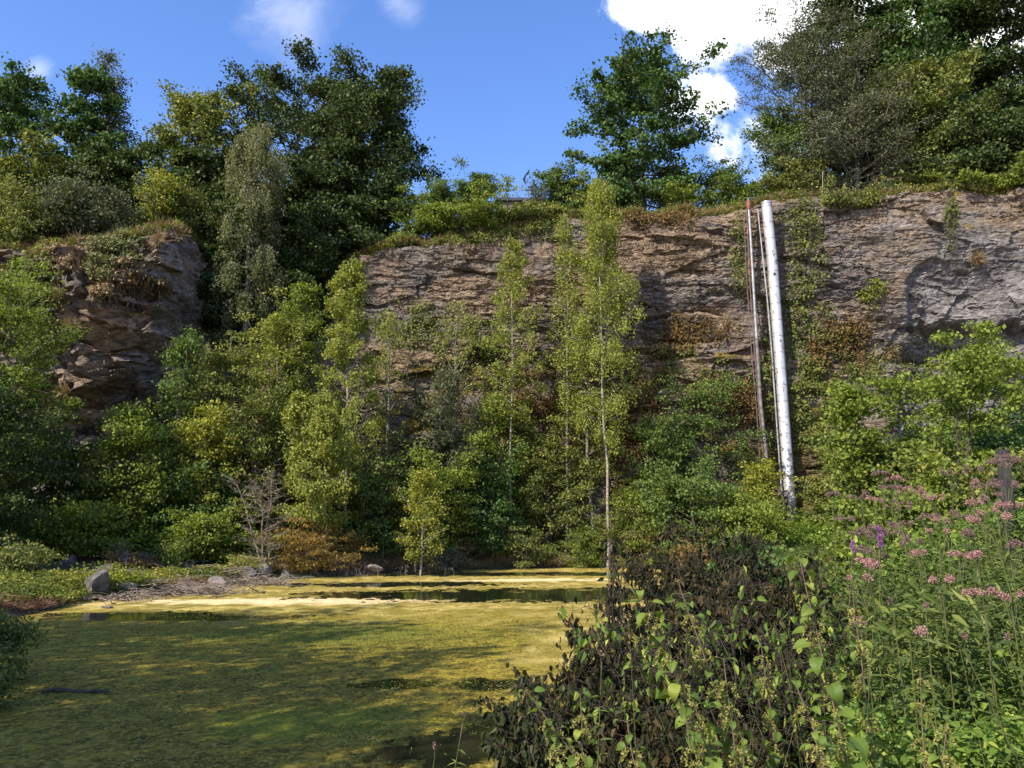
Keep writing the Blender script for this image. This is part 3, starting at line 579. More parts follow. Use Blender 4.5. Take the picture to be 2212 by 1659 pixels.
# ---------------------------------------------------------------- trees at the foot of the cliff
GM = 'trees between the pond and the cliff'
def MT(name, label, x, yt, w_, Y, mat, seed, bark='greybark', cat='tree', **k):
    return tree(name, label, cat, x, yt, w_, Y, mat, bark, seed, group=GM, **k)
SM = dict(ll=.14, lw=.092, cl=.30, base=.08, nb=40, ns=7, el=(12, 68), r0=.12)
BI = dict(ll=.12, lw=.085, cl=.22, nb=44, ns=6, el=(30, 62), r0=.10, weep=.35, prof='cone', crook=.02)
MT('sallow_tree', 'tall shadowy tree at the left edge, its sunlit top level with the rock bluff', 20, 548, 300, 31, 'green', 70, **{**SM, 'nleaf': 30000, 'nb': 50})
MT('broadleaf_tree', 'very dark tree under the rock bluff near the left edge', 90, 880, 280, 32, 'dark', 71, 'bark', **{**SM, 'nleaf': 18000})
MT('broadleaf_tree', 'dark leaning tree standing in the deep shade at the left bank', -40, 760, 300, 27, 'dark', 72, 'bark', **{**SM, 'nleaf': 20000})
MT('hazel_tree', 'bright green pointed tree in front of the foot of the rock bluff', 285, 868, 190, 33.5, 'green', 73, 'bark', **{**SM, 'nleaf': 15000, 'prof': 'cone'})
MT('broadleaf_tree', 'dark green low tree right of the sunlit fern-like branch', 310, 1000, 230, 35, 'oak', 74, 'bark', **{**SM, 'nleaf': 13000})
MT('broadleaf_tree', 'fern-like low green branches glowing in front of the black shade at left', 180, 1070, 190, 31.5, 'green', 75, 'bark', **{**SM, 'nleaf': 7000, 'el': (-5, 35)})
MT('ash_sapling', 'slender sapling with a thin leafy spire in front of the grey slab', 395, 705, 110, 36, 'bluegreen', 76, **{**SM, 'nleaf': 9000, 'prof': 'column', 'nb': 34})
MT('sallow_tree', 'olive green sallow tree right of the slender spire', 490, 700, 190, 38, 'olive', 77, **{**SM, 'nleaf': 20000})
MT('sallow_tree', 'green round topped tree left of the tall bright birch', 600, 640, 170, 39.5, 'birch', 78, **{**SM, 'nleaf': 20000})
MT('sallow_tree', 'light green tree whose top touches the left side of the tall bright birch', 665, 612, 130, 40.5, 'green', 79, **{**SM, 'nleaf': 14000, 'prof': 'column'})
MT('birch_tree', 'tall bright yellow green birch with a narrow pointed crown', 762, 552, 150, 38.5, 'birch', 80, 'birchbark', **{**BI, 'nleaf': 26000, 'base': .12, 'nb': 60})
MT('maple_tree', 'yellow leaved small maple in the middle of the left thicket', 455, 865, 130, 35, 'yellow', 81, 'bark', **{**SM, 'nleaf': 9000, 'lw': .1})
MT('sallow_tree', 'brownish olive tree filling the left thicket behind the yellow maple', 560, 800, 210, 37, 'olive', 82, **{**SM, 'nleaf': 17000})
MT('broadleaf_tree', 'dark green tree with sunny edges standing over the left bank path', 430, 985, 200, 35.5, 'oak', 83, 'bark', **{**SM, 'nleaf': 14000})
MT('broadleaf_tree', 'low round green tree at the bank behind the pale brushwood', 450, 1075, 170, 33.5, 'green', 84, 'bark', **{**SM, 'nleaf': 9000})
MT('birch_tree', 'pale green birch with two thin white stems rising from the shore', 715, 850, 200, 36.5, 'birch', 85, 'birchbark', **{**BI, 'nleaf': 20000, 'base': .25, 'nb': 50, 'stems': 2})
MT('broadleaf_tree', 'olive tree filling the shade behind the bare dead tree', 600, 1000, 220, 38, 'olive', 86, 'bark', **{**SM, 'nleaf': 14000})
MT('broadleaf_tree', 'blue green tree right behind the two thin white birch stems', 780, 980, 200, 39, 'bluegreen', 87, 'bark', **{**SM, 'nleaf': 14000})
MT('sallow_tree', 'broad sallow crown between the bright birch and the slim birch', 935, 770, 210, 41, 'grey', 88, **{**SM, 'nleaf': 19000})
MT('sapling', 'thin leafed sapling in front of the pale rock ledges right of the bright birch', 850, 670, 110, 42, 'birch', 89, **{**SM, 'nleaf': 3600, 'prof': 'column'})
MT('sapling', 'faint small leafed sapling in front of the rock above the broad sallow', 985, 640, 120, 43, 'birch', 90, **{**SM, 'nleaf': 2800, 'prof': 'column'})
MT('birch_tree', 'slim see-through birch with pale stem, left one of the pair before the cliff', 1105, 520, 140, 42.5, 'birch', 91, 'birchbark', **{**BI, 'nleaf': 11000, 'base': .42, 'r0': .055, 'crook': .02})
MT('birch_tree', 'tallest slender birch with long pale trunk and drooping twigs, before the middle of the cliff', 1295, 378, 185, 42, 'birch', 92, 'birchbark', **{**BI, 'nleaf': 28000, 'base': .34, 'nb': 60, 'weep': .8, 'r0': .075, 'crook': .018, 'cl': .3})
MT('birch_tree', 'drooping birch side crown close left of the tallest birch', 1215, 450, 110, 43, 'birch', 93, 'greybark', **{**BI, 'nleaf': 6000, 'base': .5, 'weep': .7, 'r0': .07})
MT('sallow_tree', 'green leafy tree top beside the pale trunk of the tallest birch', 1275, 680, 150, 43.5, 'birch', 94, **{**SM, 'nleaf': 9000, 'prof': 'column'})
MT('bushy_tree', 'round green tree close behind the yellow young birch', 950, 930, 220, 40, 'green', 95, 'bark', **{**SM, 'nleaf': 16000})
MT('birch_sapling', 'young yellow green birch glowing at the water edge', 912, 1005, 105, 36.8, 'yellow', 96, 'birchbark', **{**BI, 'nleaf': 6500, 'base': .22, 'weep': .1, 'r0': .05, 'll': .1})
MT('bushy_tree', 'green tree behind the pale stem of the slim birch', 1080, 830, 170, 43, 'green', 97, 'bark', **{**SM, 'nleaf': 12000})
MT('bushy_tree', 'olive tree standing between the two pale birch stems', 1185, 900, 190, 43.5, 'olive', 98, 'bark', **{**SM, 'nleaf': 15000})
MT('bushy_tree', 'dark leafy tree behind the young yellow birch, right side', 1060, 960, 170, 41.5, 'oak', 99, 'bark', **{**SM, 'nleaf': 13000})
MT('maple_tree', 'bright blue green tree right of the tallest birch trunk', 1430, 855, 180, 43, 'bluegreen', 100, 'bark', **{**SM, 'nleaf': 16000, 'lw': .1})
MT('maple_tree', 'tall blue green tree with layered sprays left of the thin pipes', 1530, 790, 210, 44, 'bluegreen', 101, 'bark', **{**SM, 'nleaf': 19000, 'el': (0, 60)})
MT('maple_tree', 'sunny green tree low down between tallest birch and the dead brown bush', 1490, 960, 230, 40, 'bluegreen', 102, 'bark', **{**SM, 'nleaf': 17000, 'el': (0, 45), 'lw': .1})
MT('bushy_tree', 'low green tree right of the tallest birch trunk near the water', 1390, 1010, 180, 42.5, 'green', 103, 'bark', **{**SM, 'nleaf': 13000})
MT('bushy_tree', 'yellow green leafy tree in front of the foot of the thin pipes', 1640, 985, 90, 41.5, 'yellow', 104, 'bark', **{**SM, 'nleaf': 8000})
MT('bushy_tree', 'rounded olive bush tree directly right of the silver pipe foot', 1800, 1000, 150, 40, 'olive', 107, 'bark', **{**SM, 'nleaf': 11000})
MT('bushy_tree', 'green tree at the foot of the thin pipes beneath the yellow one', 1610, 1060, 170, 38, 'green', 105, 'bark', **{**SM, 'nleaf': 12000})
MT('bushy_tree', 'olive tree growing right beside the lower end of the silver pipe', 1850, 900, 190, 41, 'olive', 106, 'bark', **{**SM, 'nleaf': 14000})
# waterside bushes
GB = 'bushes at the far water edge'
def BU(label, x, yt, w_, Y, mat, seed, n=8000, name='waterside_bush', **k):
    kk = dict(br=.5, stems=6, nb=48, ns=4, prof='round', base=.05, el=(15, 70), r0=.05, cl=.2, ll=.085, lw=.06, twigs=1); kk.update(k)
    return tree(name, label, 'bush', x, yt, w_, Y, mat, 'twig' if k.get('tw', 0) else 'greybark', seed, group=GB, **{a: b for a, b in kk.items() if a != 'tw'}, nleaf=n)
BU('orange brown autumn bush round the two thin white birch stems', 700, 1115, 220, 35.2, 'orange', 120, 12000)
BU('olive bush with grey twigs left of the black gap at the far shore', 1130, 1120, 150, 41.5, 'olive', 121, 8000)
BU('fresh green bush right of the olive bush at the far shore', 1245, 1130, 130, 42.3, 'green', 122, 8000)
BU('green bush under the tallest birch trunk', 1330, 1075, 150, 42.6, 'olive', 123, 8000)
BU('brown twiggy bush right of the young yellow birch', 1000, 1130, 120, 40.5, 'rust', 124, 4500, twigs=2)
BU('dark green bush close behind the orange autumn bush', 830, 1100, 150, 38.5, 'oak', 125, 7000)
BU('brown bush at the far shore beside the dead brown foreground bush', 1370, 1130, 150, 42.0, 'rust', 126, 6000)
BU('small pale bush at the water edge right of the young yellow birch', 965, 1165, 90, 38.5, 'grey', 127, 3000)
BU('small sapling with pinkish leaves rising above the bank boulders', 258, 1162, 60, 30.5, 'olive', 128, 1500, name='bank_sapling')
BU('bright yellow seedling bush at the bank edge left of the dead tree', 530, 1195, 80, 32, 'yellow', 129, 1600, name='bank_sapling')
BU('leafy small bush beside the right boulder on the left bank', 375, 1160, 60, 30.5, 'green', 130, 2000, name='bank_sapling')
BU('low rusty shrub under the dark trees above the left bank', 330, 1180, 170, 31, 'rust', 131, 3000)
BU('small pinkish bush on the left bank beneath the far left shade', 50, 1150, 140, 26, 'olive', 132, 4000)
# dead tree
b = fit(grow(140, 6.3, 1.9, base=.2, prof='vase', nb=44, ns=6, el=(15, 62), r0=.06, bare=1, twigs=2, crook=.06, stems=3, curve=.1, br=.6), 4.6, 1.9)
q = at(590, 1170, 33.3); r = thing('dead_tree', 'bare grey dead tree with spreading branches left of the orange bush', 'tree', (q[0], 33.3, float(hz(q[0:1], np.array([33.3]))[0])-.1))
b.tubemesh('branches', M['twig'], r); b2 = Bag(); rs = np.random.RandomState(3)
# bare twiggy ivy stems at the foot of trees: tangles along the waterline
def tangle(name, label, cat, cx_, cy_, rx, ry, n, h, mat, seed, L=.9, rr=.008, kind=None, group=None, arch=.5):
    rs = np.random.RandomState(seed); X = cx_+rs.randn(n)*rx*.5; Y = cy_+rs.randn(n)*ry*.5; Z = hz(X, Y); Z = np.maximum(Z, 0)
    a = rs.rand(n)*6.28; l = L*rs.uniform(.4, 1.2, n); s = np.linspace(0, 1, 5)
    P = np.stack([X[:, None]+np.cos(a)[:, None]*l[:, None]*s, Y[:, None]+np.sin(a)[:, None]*l[:, None]*s, Z[:, None]+h*rs.rand(n)[:, None]*(np.sin(s*math.pi*arch*1.6))[None]+.02], -1)
    P += rs.randn(n, 5, 3)*.03; b = Bag(); b.tubes(P-np.array([cx_, cy_, 0]), (rr*rs.uniform(.5, 1.5, n))[:, None]*(1-s*.7)[None], 3)
    return tag(b.tubemesh(name, M[mat], loc=(cx_, cy_, 0)), label, cat, group, kind)
for i, (x, y, w_, lab) in enumerate(((840, 1238, 90, 'pale dry twigs on the shore right of the orange bush'), (930, 1233, 60, 'dry reeds round the foot of the young yellow birch'), (1010, 1228, 90, 'grey twig tangle at the waterline left of the olive bush'), (1110, 1225, 110, 'arching pale dead twigs in front of the olive bush'), (1220, 1222, 120, 'dry pale grass stems below the fresh green bush'), (1340, 1218, 130, 'dry pale stems on the shore nearest the dead brown bush'), (650, 1246, 130, 'pale dry stems at the foot of the orange bush'))):
    q = gnd(x, y); tangle('dry_twigs', lab, 'twigs', q[0], q[1]+.5, w_/F*q[1], .7, 260, .55, 'twig', 200+i, group='dry twig tangles at the waterline', L=.6, rr=.011)
# brushwood heap + driftwood on the left shore
for i, (x, y, w_, n, lab) in enumerate(((355, 1278, 150, 420, 'heap of pale brushwood along the left shore between two boulders'), (500, 1258, 130, 300, 'brushwood and driftwood tangle on the shore right of the heap'), (255, 1290, 70, 120, 'small pile of pale sticks beside the dark pointed boulder'))):
    q = gnd(x, y, .1); tangle('brushwood', lab, 'brushwood', q[0], q[1]+.4, w_/F*q[1], .9, n, .3, 'twig', 220+i, group='brushwood on the left shore', L=1.2, rr=.018, arch=.35)
# ---------------------------------------------------------------- boulders
M['stone'] = simple('boulder_stone', (.05, .045, .042), (.15, .135, .12), 3.5, .9, bump=.8)
M['palestone'] = simple('pale_stone', (.11, .095, .08), (.25, .215, .18), 4, .9, bump=.6)
def land(x, y):                                    # where the view ray meets the terrain
    z = .3
    for _ in range(12): q = gnd(x, y, z); z = .5*z+.5*max(float(hz(q[0:1], q[1:2])[0]), 0.)
    return gnd(x, y, z), z
def boulder(label, x, y, w_, h_, mat, seed, z=.25, group='boulders on the shore', point=0.):
    q, z = land(x, y+h_*.35); sx_ = w_/F*q[1]*.5; sz = h_/F*q[1]; rs = np.random.RandomState(seed)
    w_ *= 1.1; h_ *= 1.1; sz = h_/F*q[1]; sx_ = w_/F*q[1]*.5; n, k = 26, 16; th = np.linspace(0, 2*np.pi, n, endpoint=False); ph = np.linspace(-math.pi/2, math.pi/2, k)
    TH, PHh = np.meshgrid(th, ph, indexing='ij'); d = np.stack([np.cos(TH)*np.cos(PHh), np.sin(TH)*np.cos(PHh), np.sin(PHh)], -1)
    pl = unit(rs.randn(13, 3)); dist = rs.uniform(.62, 1.0, 13); dd = d@pl.T; r = np.min(np.where(dd > .05, dist/np.maximum(dd, .05), 9), -1); r = np.minimum(r, 1.25)
    r = r+.06*(fbm(TH*3, PHh*4, 3, seed)-.5)
    V = d*r[..., None]; V[..., 2] += point*V[..., 2].clip(0)*(V[..., 0] > -.3); V = V*np.array([sx_, sx_*.8, sz*.62])
    i = np.arange(n*k).reshape(n, k); j = np.roll(i, -1, 0); Q = np.stack([i[:, :-1], j[:, :-1], j[:, 1:], i[:, 1:]], -1).reshape(-1, 4)
    return tag(mesh('boulder', V.reshape(-1, 3), Q, M[mat], loc=(q[0], q[1], max(z-.05, 0)+sz*.35)), label, 'boulder', group)
for a in (('dark pointed boulder standing at the left shore, the tallest one', 208, 1256, 50, 42, 'stone', 1, .3), ('pale flat boulder at the waterline right of the dark pointed one', 262, 1268, 45, 20, 'palestone', 2, .15), ('small pale stone in front of the brushwood heap', 250, 1278, 25, 14, 'palestone', 3, .05),
          ('pale boulder at the right end of the brushwood heap', 466, 1262, 42, 22, 'palestone', 4, .1), ('grey angular boulder on the bank behind the yellow plants', 312, 1205, 44, 26, 'stone', 5, .9), ('dark boulder beside the small pinkish sapling', 266, 1212, 34, 34, 'stone', 6, .8),
          ('small grey boulder on the bank left of the pinkish sapling', 192, 1204, 26, 18, 'stone', 7, 1.0), ('grey boulder low in the bank plants, second from the left', 148, 1212, 34, 22, 'stone', 8, .9), ('brownish boulder half hidden at the left end of the bank', 110, 1198, 30, 20, 'stone', 9, 1.0),
          ('grey boulder just above the dark pointed boulder', 232, 1226, 30, 18, 'stone', 10, .7), ('pale upright boulder at the foot of the bare dead tree', 566, 1238, 36, 34, 'palestone', 11, .3), ('dark boulder left of the pale upright one', 538, 1240, 28, 22, 'stone', 12, .3),
          ('pale boulder on the shore right of the orange bush', 808, 1226, 30, 14, 'palestone', 13, .3), ('pale grey boulder second right of the orange bush', 858, 1226, 36, 14, 'palestone', 14, .3), ('grey boulder behind the orange bush', 640, 1215, 34, 26, 'stone', 15, .5), ('brown rock lump breaking the algae near the left shore', 232, 1312, 22, 5, 'stone', 16, .0), ('small dark stone at the shore beneath the orange bush', 615, 1242, 24, 16, 'stone', 17, .2), ('low grey stone at the front of the brushwood heap, near its middle', 395, 1272, 30, 12, 'stone', 18, .1)):
    boulder(*a)
# floating log and stakes
b = Bag(); q = gnd(165, 1497); s = np.linspace(0, 1, 7); rs = np.random.RandomState(5)
P = np.stack([(s-.5)*.95, .04*np.sin(s*5), .02+.015*np.sin(s*9)], -1); b.tubes(P[None], np.array([[.012, .03, .034, .03, .028, .022, .008]]), 7)
tag(b.tubemesh('floating_branch', M['bark'], loc=tuple(q)), 'short pale branch floating in the algae at the lower left', 'branch')
# ---------------------------------------------------------------- low cover: bank plants, straw, rim grass
def cover(name, label, cat, poly_fn, n, mat, seed, h=.35, ll=.1, lw=.06, up=.3, fold=False, clump=0, kind='stuff', vr=.2, lo=-.05):
    rs = np.random.RandomState(seed); X, Y = poly_fn(rs, n); ok = pond_sd(X, Y) > lo; X, Y = X[ok], Y[ok]; Z = np.maximum(hz(X, Y), 0); n = len(X)
    hh = h*(.35+1.1*fbm(X*1.3, Y*1.3, 3, seed)); z = Z+hh*rs.rand(n)**.6
    P = np.stack([X, Y, z], -1); D = unit(rs.randn(n, 3)*np.array([1, 1, .3])+np.array([0, 0, up])); N = unit(rs.randn(n, 3)*.5+np.array([0, 0, 1.]))
    vv_ = np.clip(fbm(X*.9, Y*.9, 3, seed+1)*1.5-.25+rs.randn(n)*vr, 0, 1); sc_ = rs.uniform(.6, 1.3, n)
    b = Bag(); b.leaves(P, D, N, ll*sc_, lw*sc_, vv_, fold); return tag(b.leafmesh(name, M[mat]), label, cat, None, kind)
def band(xa, xb, ya, yb, zz=.3):                     # seen band: sample the ground between two image rows
    def f(rs, n):
        x = rs.uniform(xa, xb, n); y = rs.uniform(ya, yb, n) if not callable(ya) else ya(x)+(yb(x)-ya(x))*rs.rand(n)
        d0 = (x-1106)/F; b_ = (829.5-y)/F; dy = math.cos(PITCH)-b_*math.sin(PITCH); dz = math.sin(PITCH)+b_*math.cos(PITCH)
        k = (zz-CAMZ)/np.minimum(dz, -.012); return d0*k, dy*k
    return f
def box(xa, xb, ya, yb): return lambda rs, n: (rs.uniform(xa, xb, n), rs.uniform(ya, yb, n))
def shore_rows(lo, hi):
    f = lambda x: np.interp(x, [-200, 0, 180, 430, 600, 830, 1000, 1400], [1370, 1345, 1300, 1276, 1252, 1240, 1231, 1221])
    return (lambda x: f(x)-hi), (lambda x: f(x)-lo)
def bankbox(rs, n):                                  # left bank in world space: up to 8 m behind the shore line
    x = rs.uniform(-24, -9.0, n); ys = np.interp(x, [-30, -20, -12.8, -11.5, -10.6, -9.9, -8], [10, 15, 19.0, 25.5, 29, 33, 36]); return x, ys+1.5+6.0*rs.rand(n)**1.1
tag(cover('bank_cover', 'low sunlit green and yellow plants covering the left bank', 'ground cover', bankbox, 90000, 'cover', 300, .26, .085, .06), kind='stuff')
cover('yellow_bank_flowers', 'yellow leafy patch beside the dark pointed boulder', 'ground cover', lambda rs, n: (gnd(290, 1240, .7)[0]+rs.randn(n)*.75, gnd(290, 1240, .7)[1]+rs.randn(n)*.5), 3500, 'yellow', 301, .6, .09, .07)
def strawbox(rs, n):
    x = rs.uniform(-18, -10.6, n); ys = np.interp(x, [-30, -20, -12.8, -11.5, -10.6], [10, 15, 19.2, 25.5, 28.5]); return x, ys-.1+2.4*rs.rand(n)**1.5
cover('dry_shore_grass', 'reddish dry grass mat along the left waterline', 'grass', strawbox, 34000, 'redstraw', 302, .22, .16, .012, .25)
cover('shore_litter', 'dry brown litter and grass along the far waterline', 'grass', lambda rs, n: ((lambda x: (x, np.interp(x, [-12, -10, -6, -3, 0, 8], [30, 34.5, 38, 40.5, 42, 44.5])+2.0*rs.rand(n)-1.0))(rs.uniform(-11, 8, n))), 34000, 'straw', 303, .45, .26, .016, .6, lo=-1.2)
cover('thicket_undergrowth', 'dark leafy undergrowth beneath the trees at the cliff foot', 'undergrowth', lambda rs, n: ((lambda x: (x, np.interp(x, [-24, -12, -6, 0, 8, 12, 24], [26, 33, 40, 43, 45, 38, 30])+rs.rand(n)*9))(rs.uniform(-24, 24, n))), 130000, 'under', 304, 1.3, .15, .10)
def rimgrass():
    rs = np.random.RandomState(305); n = 52000; k = rs.randint(0, NS, n); x = topV[k, 0]; y = topV[k, 1]; q = rs.rand(n)**2*1.8-.15
    z = np.where(q < .25, topV[k, 2], plz(x, y+q)); P = np.stack([x, y+q, z-.1], -1); P[:, :2] += rs.randn(n, 2)*.08
    D = unit(rs.randn(n, 3)*.55+np.array([0, -.6, .45])); b = Bag(); L = rs.uniform(.25, .75, n)
    b.leaves(P, D, unit(rs.randn(n, 3)), L, .035, np.clip(fbm(x*.6, y*0, 3, 5)*1.2-.1+rs.randn(n)*.2, 0, 1))
    tag(b.leafmesh('rim_grass', M['straw']), 'dry grass hanging over the cliff rim', 'grass', None, 'stuff')
    b = Bag(); n = 60000; k = rs.randint(0, NS, n); x = topV[k, 0]; y = topV[k, 1]; q = rs.rand(n)**1.5*2.6-.35
    h = .9*fbm(x*.8, y*0+q*.5, 3, 6); z = np.where(q < .25, topV[k, 2]-.35, plz(x, y+q))+h*rs.rand(n)
    P = np.stack([x, y+q, z], -1); P += rs.randn(n, 3)*.1
    b.leaves(P, unit(rs.randn(n, 3)), unit(rs.randn(n, 3)+np.array([0, -.3, .8])), rs.uniform(.1, .2, n), rs.uniform(.07, .13, n), np.clip(fbm(x*.5, y*0, 3, 8)*1.3-.15+rs.randn(n)*.2, 0, 1))
    tag(b.leafmesh('rim_cover', M['under']), 'low green creepers covering the cliff rim', 'ground cover', None, 'stuff')
rimgrass()
# creepers on the rock
GC = 'creepers on the cliff'
def creeper(label, x, y, rx, ry, n, mat, seed, ll=.15, lw=.11, out=.35, name='creeper', hang=0., pw=.7):
    rs = np.random.RandomState(seed); P = cliff_pts(rs, x, y, rx, ry, n, pw)
    if len(P) == 0: return
    cl_ = fbm(P[:, 0]*.9, P[:, 2]*.9, 4, seed, .7); e_ = np.sqrt(((proj(P)[0]-x)/rx)**2+((proj(P)[1]-y)/ry)**2); k = cl_+rs.rand(len(P))*.2-.16*e_ > .50; P = P[k]; cl_ = cl_[k]; m_ = len(P)
    if m_ == 0: return
    P = P+np.array([0, -1, .1])*(rs.rand(m_, 1)**1.5*out)*np.clip((cl_[:, None]-.3)*3, .3, 1.5)+rs.randn(m_, 3)*.08; P[:, 2] -= hang*rs.rand(m_)**2
    D = unit(rs.randn(m_, 3)+np.array([0, -.2, -.6-hang])); N = unit(rs.randn(m_, 3)*.7+np.array([-.1, -.7, .6])); sc_ = rs.uniform(.6, 1.3, m_)
    c0 = P.mean(0); b = Bag(); b.leaves(P-c0, D, N, ll*sc_, lw*sc_, np.clip(cl_*1.1-.1+rs.randn(m_)*.2, 0, 1))
    # runner stems
    q = P[rs.choice(m_, min(60, m_))]-c0; s = np.linspace(0, 1, 5); T_ = q[:, None]+np.array([0, 0, 1.])*(-s[None, :, None]*rs.uniform(.5, 1.6, (len(q), 1, 1)))+rs.randn(len(q), 5, 3)*.06; 
    r = thing(name, label, 'creeper', c0, GC); b.tubes(T_, np.full((len(q), 5), .012), 3); b.tubemesh('stem', M['bark'], r); b.leafmesh('foliage', M[mat], r)
CR = [('rusty creeper patches at the cliff foot left of the tallest birch trunk', 1130, 870, 120, 90, 9000, 'rust'), ('rusty and green creeper behind the tallest birch trunk', 1340, 900, 120, 160, 12000, 'rust'),
      ('mossy creeper band across the ledges left of the thin pipes', 1480, 715, 130, 45, 4500, 'rust'), ('olive creeper under the dark slots left of the thin pipes', 1450, 800, 130, 60, 5500, 'olive'),
      ('orange brown creeper at the foot of the thin pipes', 1570, 880, 90, 90, 9000, 'rust'), ('dark green ivy strip beside the right flank of the silver pipe', 1740, 700, 60, 280, 7500, 'olive'),
      ('green ivy clump at the top right of the silver pipe', 1725, 490, 55, 60, 1500, 'olive'), ('brown and olive creeper mat right of the silver pipe base', 1800, 860, 120, 150, 15000, 'olive'),
      ('rusty bramble mat on the broken ledges right of the silver pipe', 1820, 740, 90, 70, 6000, 'rust'), ('single bright green tuft on the rock left of the fresh grey scar', 1885, 635, 36, 36, 1500, 'yellow'),
      ('olive plants on the ledge at the far right rock', 2000, 800, 150, 90, 3500, 'olive'), ('green strip of creeper hanging down right of the scar top', 2052, 480, 16, 80, 1100, 'olive'),
      ('thin creeper strip beside the thin pipes', 1600, 560, 30, 120, 1600, 'olive'), ('green ivy between the thin pipes and the silver pipe', 1660, 800, 30, 220, 3600, 'olive'),
      ('grassy rust coloured growth on the left bluff crest', 170, 560, 150, 60, 7000, 'straw'), ('hanging green scrub over the left bluff face', 250, 540, 70, 80, 9000, 'silver'), ('dry growth at the middle ledge of the left bluff', 225, 620, 60, 30, 1500, 'straw'),
      ('green growth down the left flank of the bluff', 70, 640, 80, 120, 12000, 'olive'), ('dry ledge grass in the centre of the bluff', 320, 620, 60, 30, 1800, 'rust'), ('dark ivy lining the shaded cleft', 560, 680, 130, 130, 14000, 'dark'),
      ('dark ivy on the right side of the shaded cleft', 700, 600, 90, 90, 9000, 'dark'), ('pale creeper patch below the rim left of the mast', 1000, 505, 120, 25, 2200, 'olive'), ('leafy creeper below the rim right of the mast', 1160, 480, 110, 45, 6000, 'olive'), ('dark creeper patch under the rim below the lone oak', 1400, 465, 130, 28, 3000, 'rust'), ('small olive plants on the pale ledges near the bright birch', 880, 700, 90, 60, 2500, 'olive'), ('brown creeper over the low rock behind the broad sallow', 1020, 760, 110, 80, 6000, 'olive')]
for i, a in enumerate(CR): creeper(*a, seed=400+i)
# grass tufts on ledges
def tuft(label, x, y, n, seed, L=.6, mat='straw'):
    rs = np.random.RandomState(seed); P = cliff_pts(rs, x, y, 14, 14, 30); c0 = P.mean(0); P = P[rs.randint(0, 30, n)]-c0+rs.randn(n, 3)*.06
    b = Bag(); D = unit(rs.randn(n, 3)*.45+np.array([0, -.7, .25])); b.leaves(P, D, unit(rs.randn(n, 3)), L*rs.uniform(.5, 1.2, n), .03, rs.rand(n)); D[:, 2] -= .8
    b.leaves(P+D*0, unit(D), unit(rs.randn(n, 3)), L*rs.uniform(.5, 1.2, n), .03, rs.rand(n)); tag(b.leafmesh('grass_tuft', M[mat], loc=tuple(c0)), label, 'grass tuft', 'dry grass tufts on the ledges')
for i, (x, y, lab) in enumerate(((80, 560, 'ochre grass tuft high on the far left of the bluff'), (130, 640, 'ochre grass tuft left of the blocky rock'), (155, 705, 'drooping tuft beside the bright facets of the bluff'), (345, 520, 'straw tuft on the right corner of the bluff top'), (390, 505, 'straw tuft overhanging the bluff corner'), (1860, 790, 'dry tuft on the broken rock left of the cave'), (1925, 765, 'dry tuft at the left lip of the cave'), (2105, 560, 'pale tuft in the grey rock at the far right'), (300, 640, 'brown tuft in the middle of the bluff'), (140, 850, 'dry brown tuft at the low left end of the bluff'))):
    tuft(lab, x, y, 160, 500+i)
# ---------------------------------------------------------------- pipes
M['steel'] = simple('galvanised_sheet', (.42, .41, .40), (.58, .57, .55), 2.5, .45, .4, .5, stretch=(1, 1, .3))
t = M['steel'].node_tree; p = t.nodes['Principled BSDF']; g = nn(t, 'ShaderNodeTexCoord'); sp = nn(t, 'ShaderNodeSeparateXYZ'); t.links.new(g.outputs['Object'], sp.inputs[0])
f = mth(t, 'MULTIPLY', smooth(t, mth(t, 'ADD', noise(t, g.outputs['Object'], 3.2, 8, .7), mth(t, 'MULTIPLY', smooth(t, sp.outputs[2], 8.0, 0.0), .12)), .56, .62), .85)
cc = p.inputs['Base Color'].links[0].from_socket; t.links.new(mixc(t, f, cc, (.10, .085, .06)), p.inputs['Base Color'])
M['seam'] = simple('pipe_seam', (.28, .28, .29), (.4, .4, .41), 5, .5, .7)
M['paint'] = simple('grey_painted_pipe', (.16, .16, .16), (.30, .30, .30), 3, .5, .3)
M['brownpipe'] = simple('weathered_pipe', (.085, .078, .072), (.19, .175, .16), 3, .7)
M['red'] = simple('red_cap', (.16, .055, .045), (.24, .08, .06), 6, .6); M['cable'] = simple('brown_cable', (.07, .05, .04), (.14, .10, .08), 9, .8)
M['orangeclip'] = simple('rusty_clip', (.17, .09, .05), (.26, .13, .07), 9, .8); M['hole'] = simple('dark_opening', (.02, .02, .02), (.04, .04, .04), 9, .9)
def cliffY(x, y):
    d = (CPX-x)**2+(CPY-y)**2; i = np.unravel_index(np.argsort(d, axis=None)[:60], d.shape); return CV[i[0], i[1], 1].min()
def run_pts(pts, off, n=24, up=0.):
    ys = np.linspace(pts[0][1], pts[-1][1], n); xs = np.interp(ys, [p[1] for p in pts], [p[0] for p in pts])
    ca = [cliffY(a, b) for a, b in zip(xs, np.minimum(ys, 1010))]
    k = np.polyfit(ys[ys < 1010], np.array(ca)[ys < 1010], 1); ln_ = np.polyval(k, ys); dmin = (np.array(ca)-ln_)[ys < 1010].min()
    Yd = ln_+max(dmin, -1.4)-off
    return np.array([at(a, b, c) for a, b, c in zip(xs, ys, Yd)])
PP = run_pts([(1655, 438), (1668, 560), (1683, 760), (1693, 900), (1705, 1060), (1713, 1168)], .35, 40)
c0 = PP[-1].copy(); L_ = PP-c0
pr = thing('silver_pipe', 'wide silver sheet metal pipe running down the cliff face', 'pipe', c0)
b = Bag(); b.tubes(L_[None], np.full((1, 40), .30), 26); pb_ = b.tubemesh('pipe_body', M['steel'], pr)
for k in range(21):
    f = .012+k*.048; q = interp_poly(L_, np.array([f, f+.0022])); b = Bag(); b.tubes(q[None], np.full((1, 2), .311), 26); b.tubemesh('seam', M['seam'], pb_)
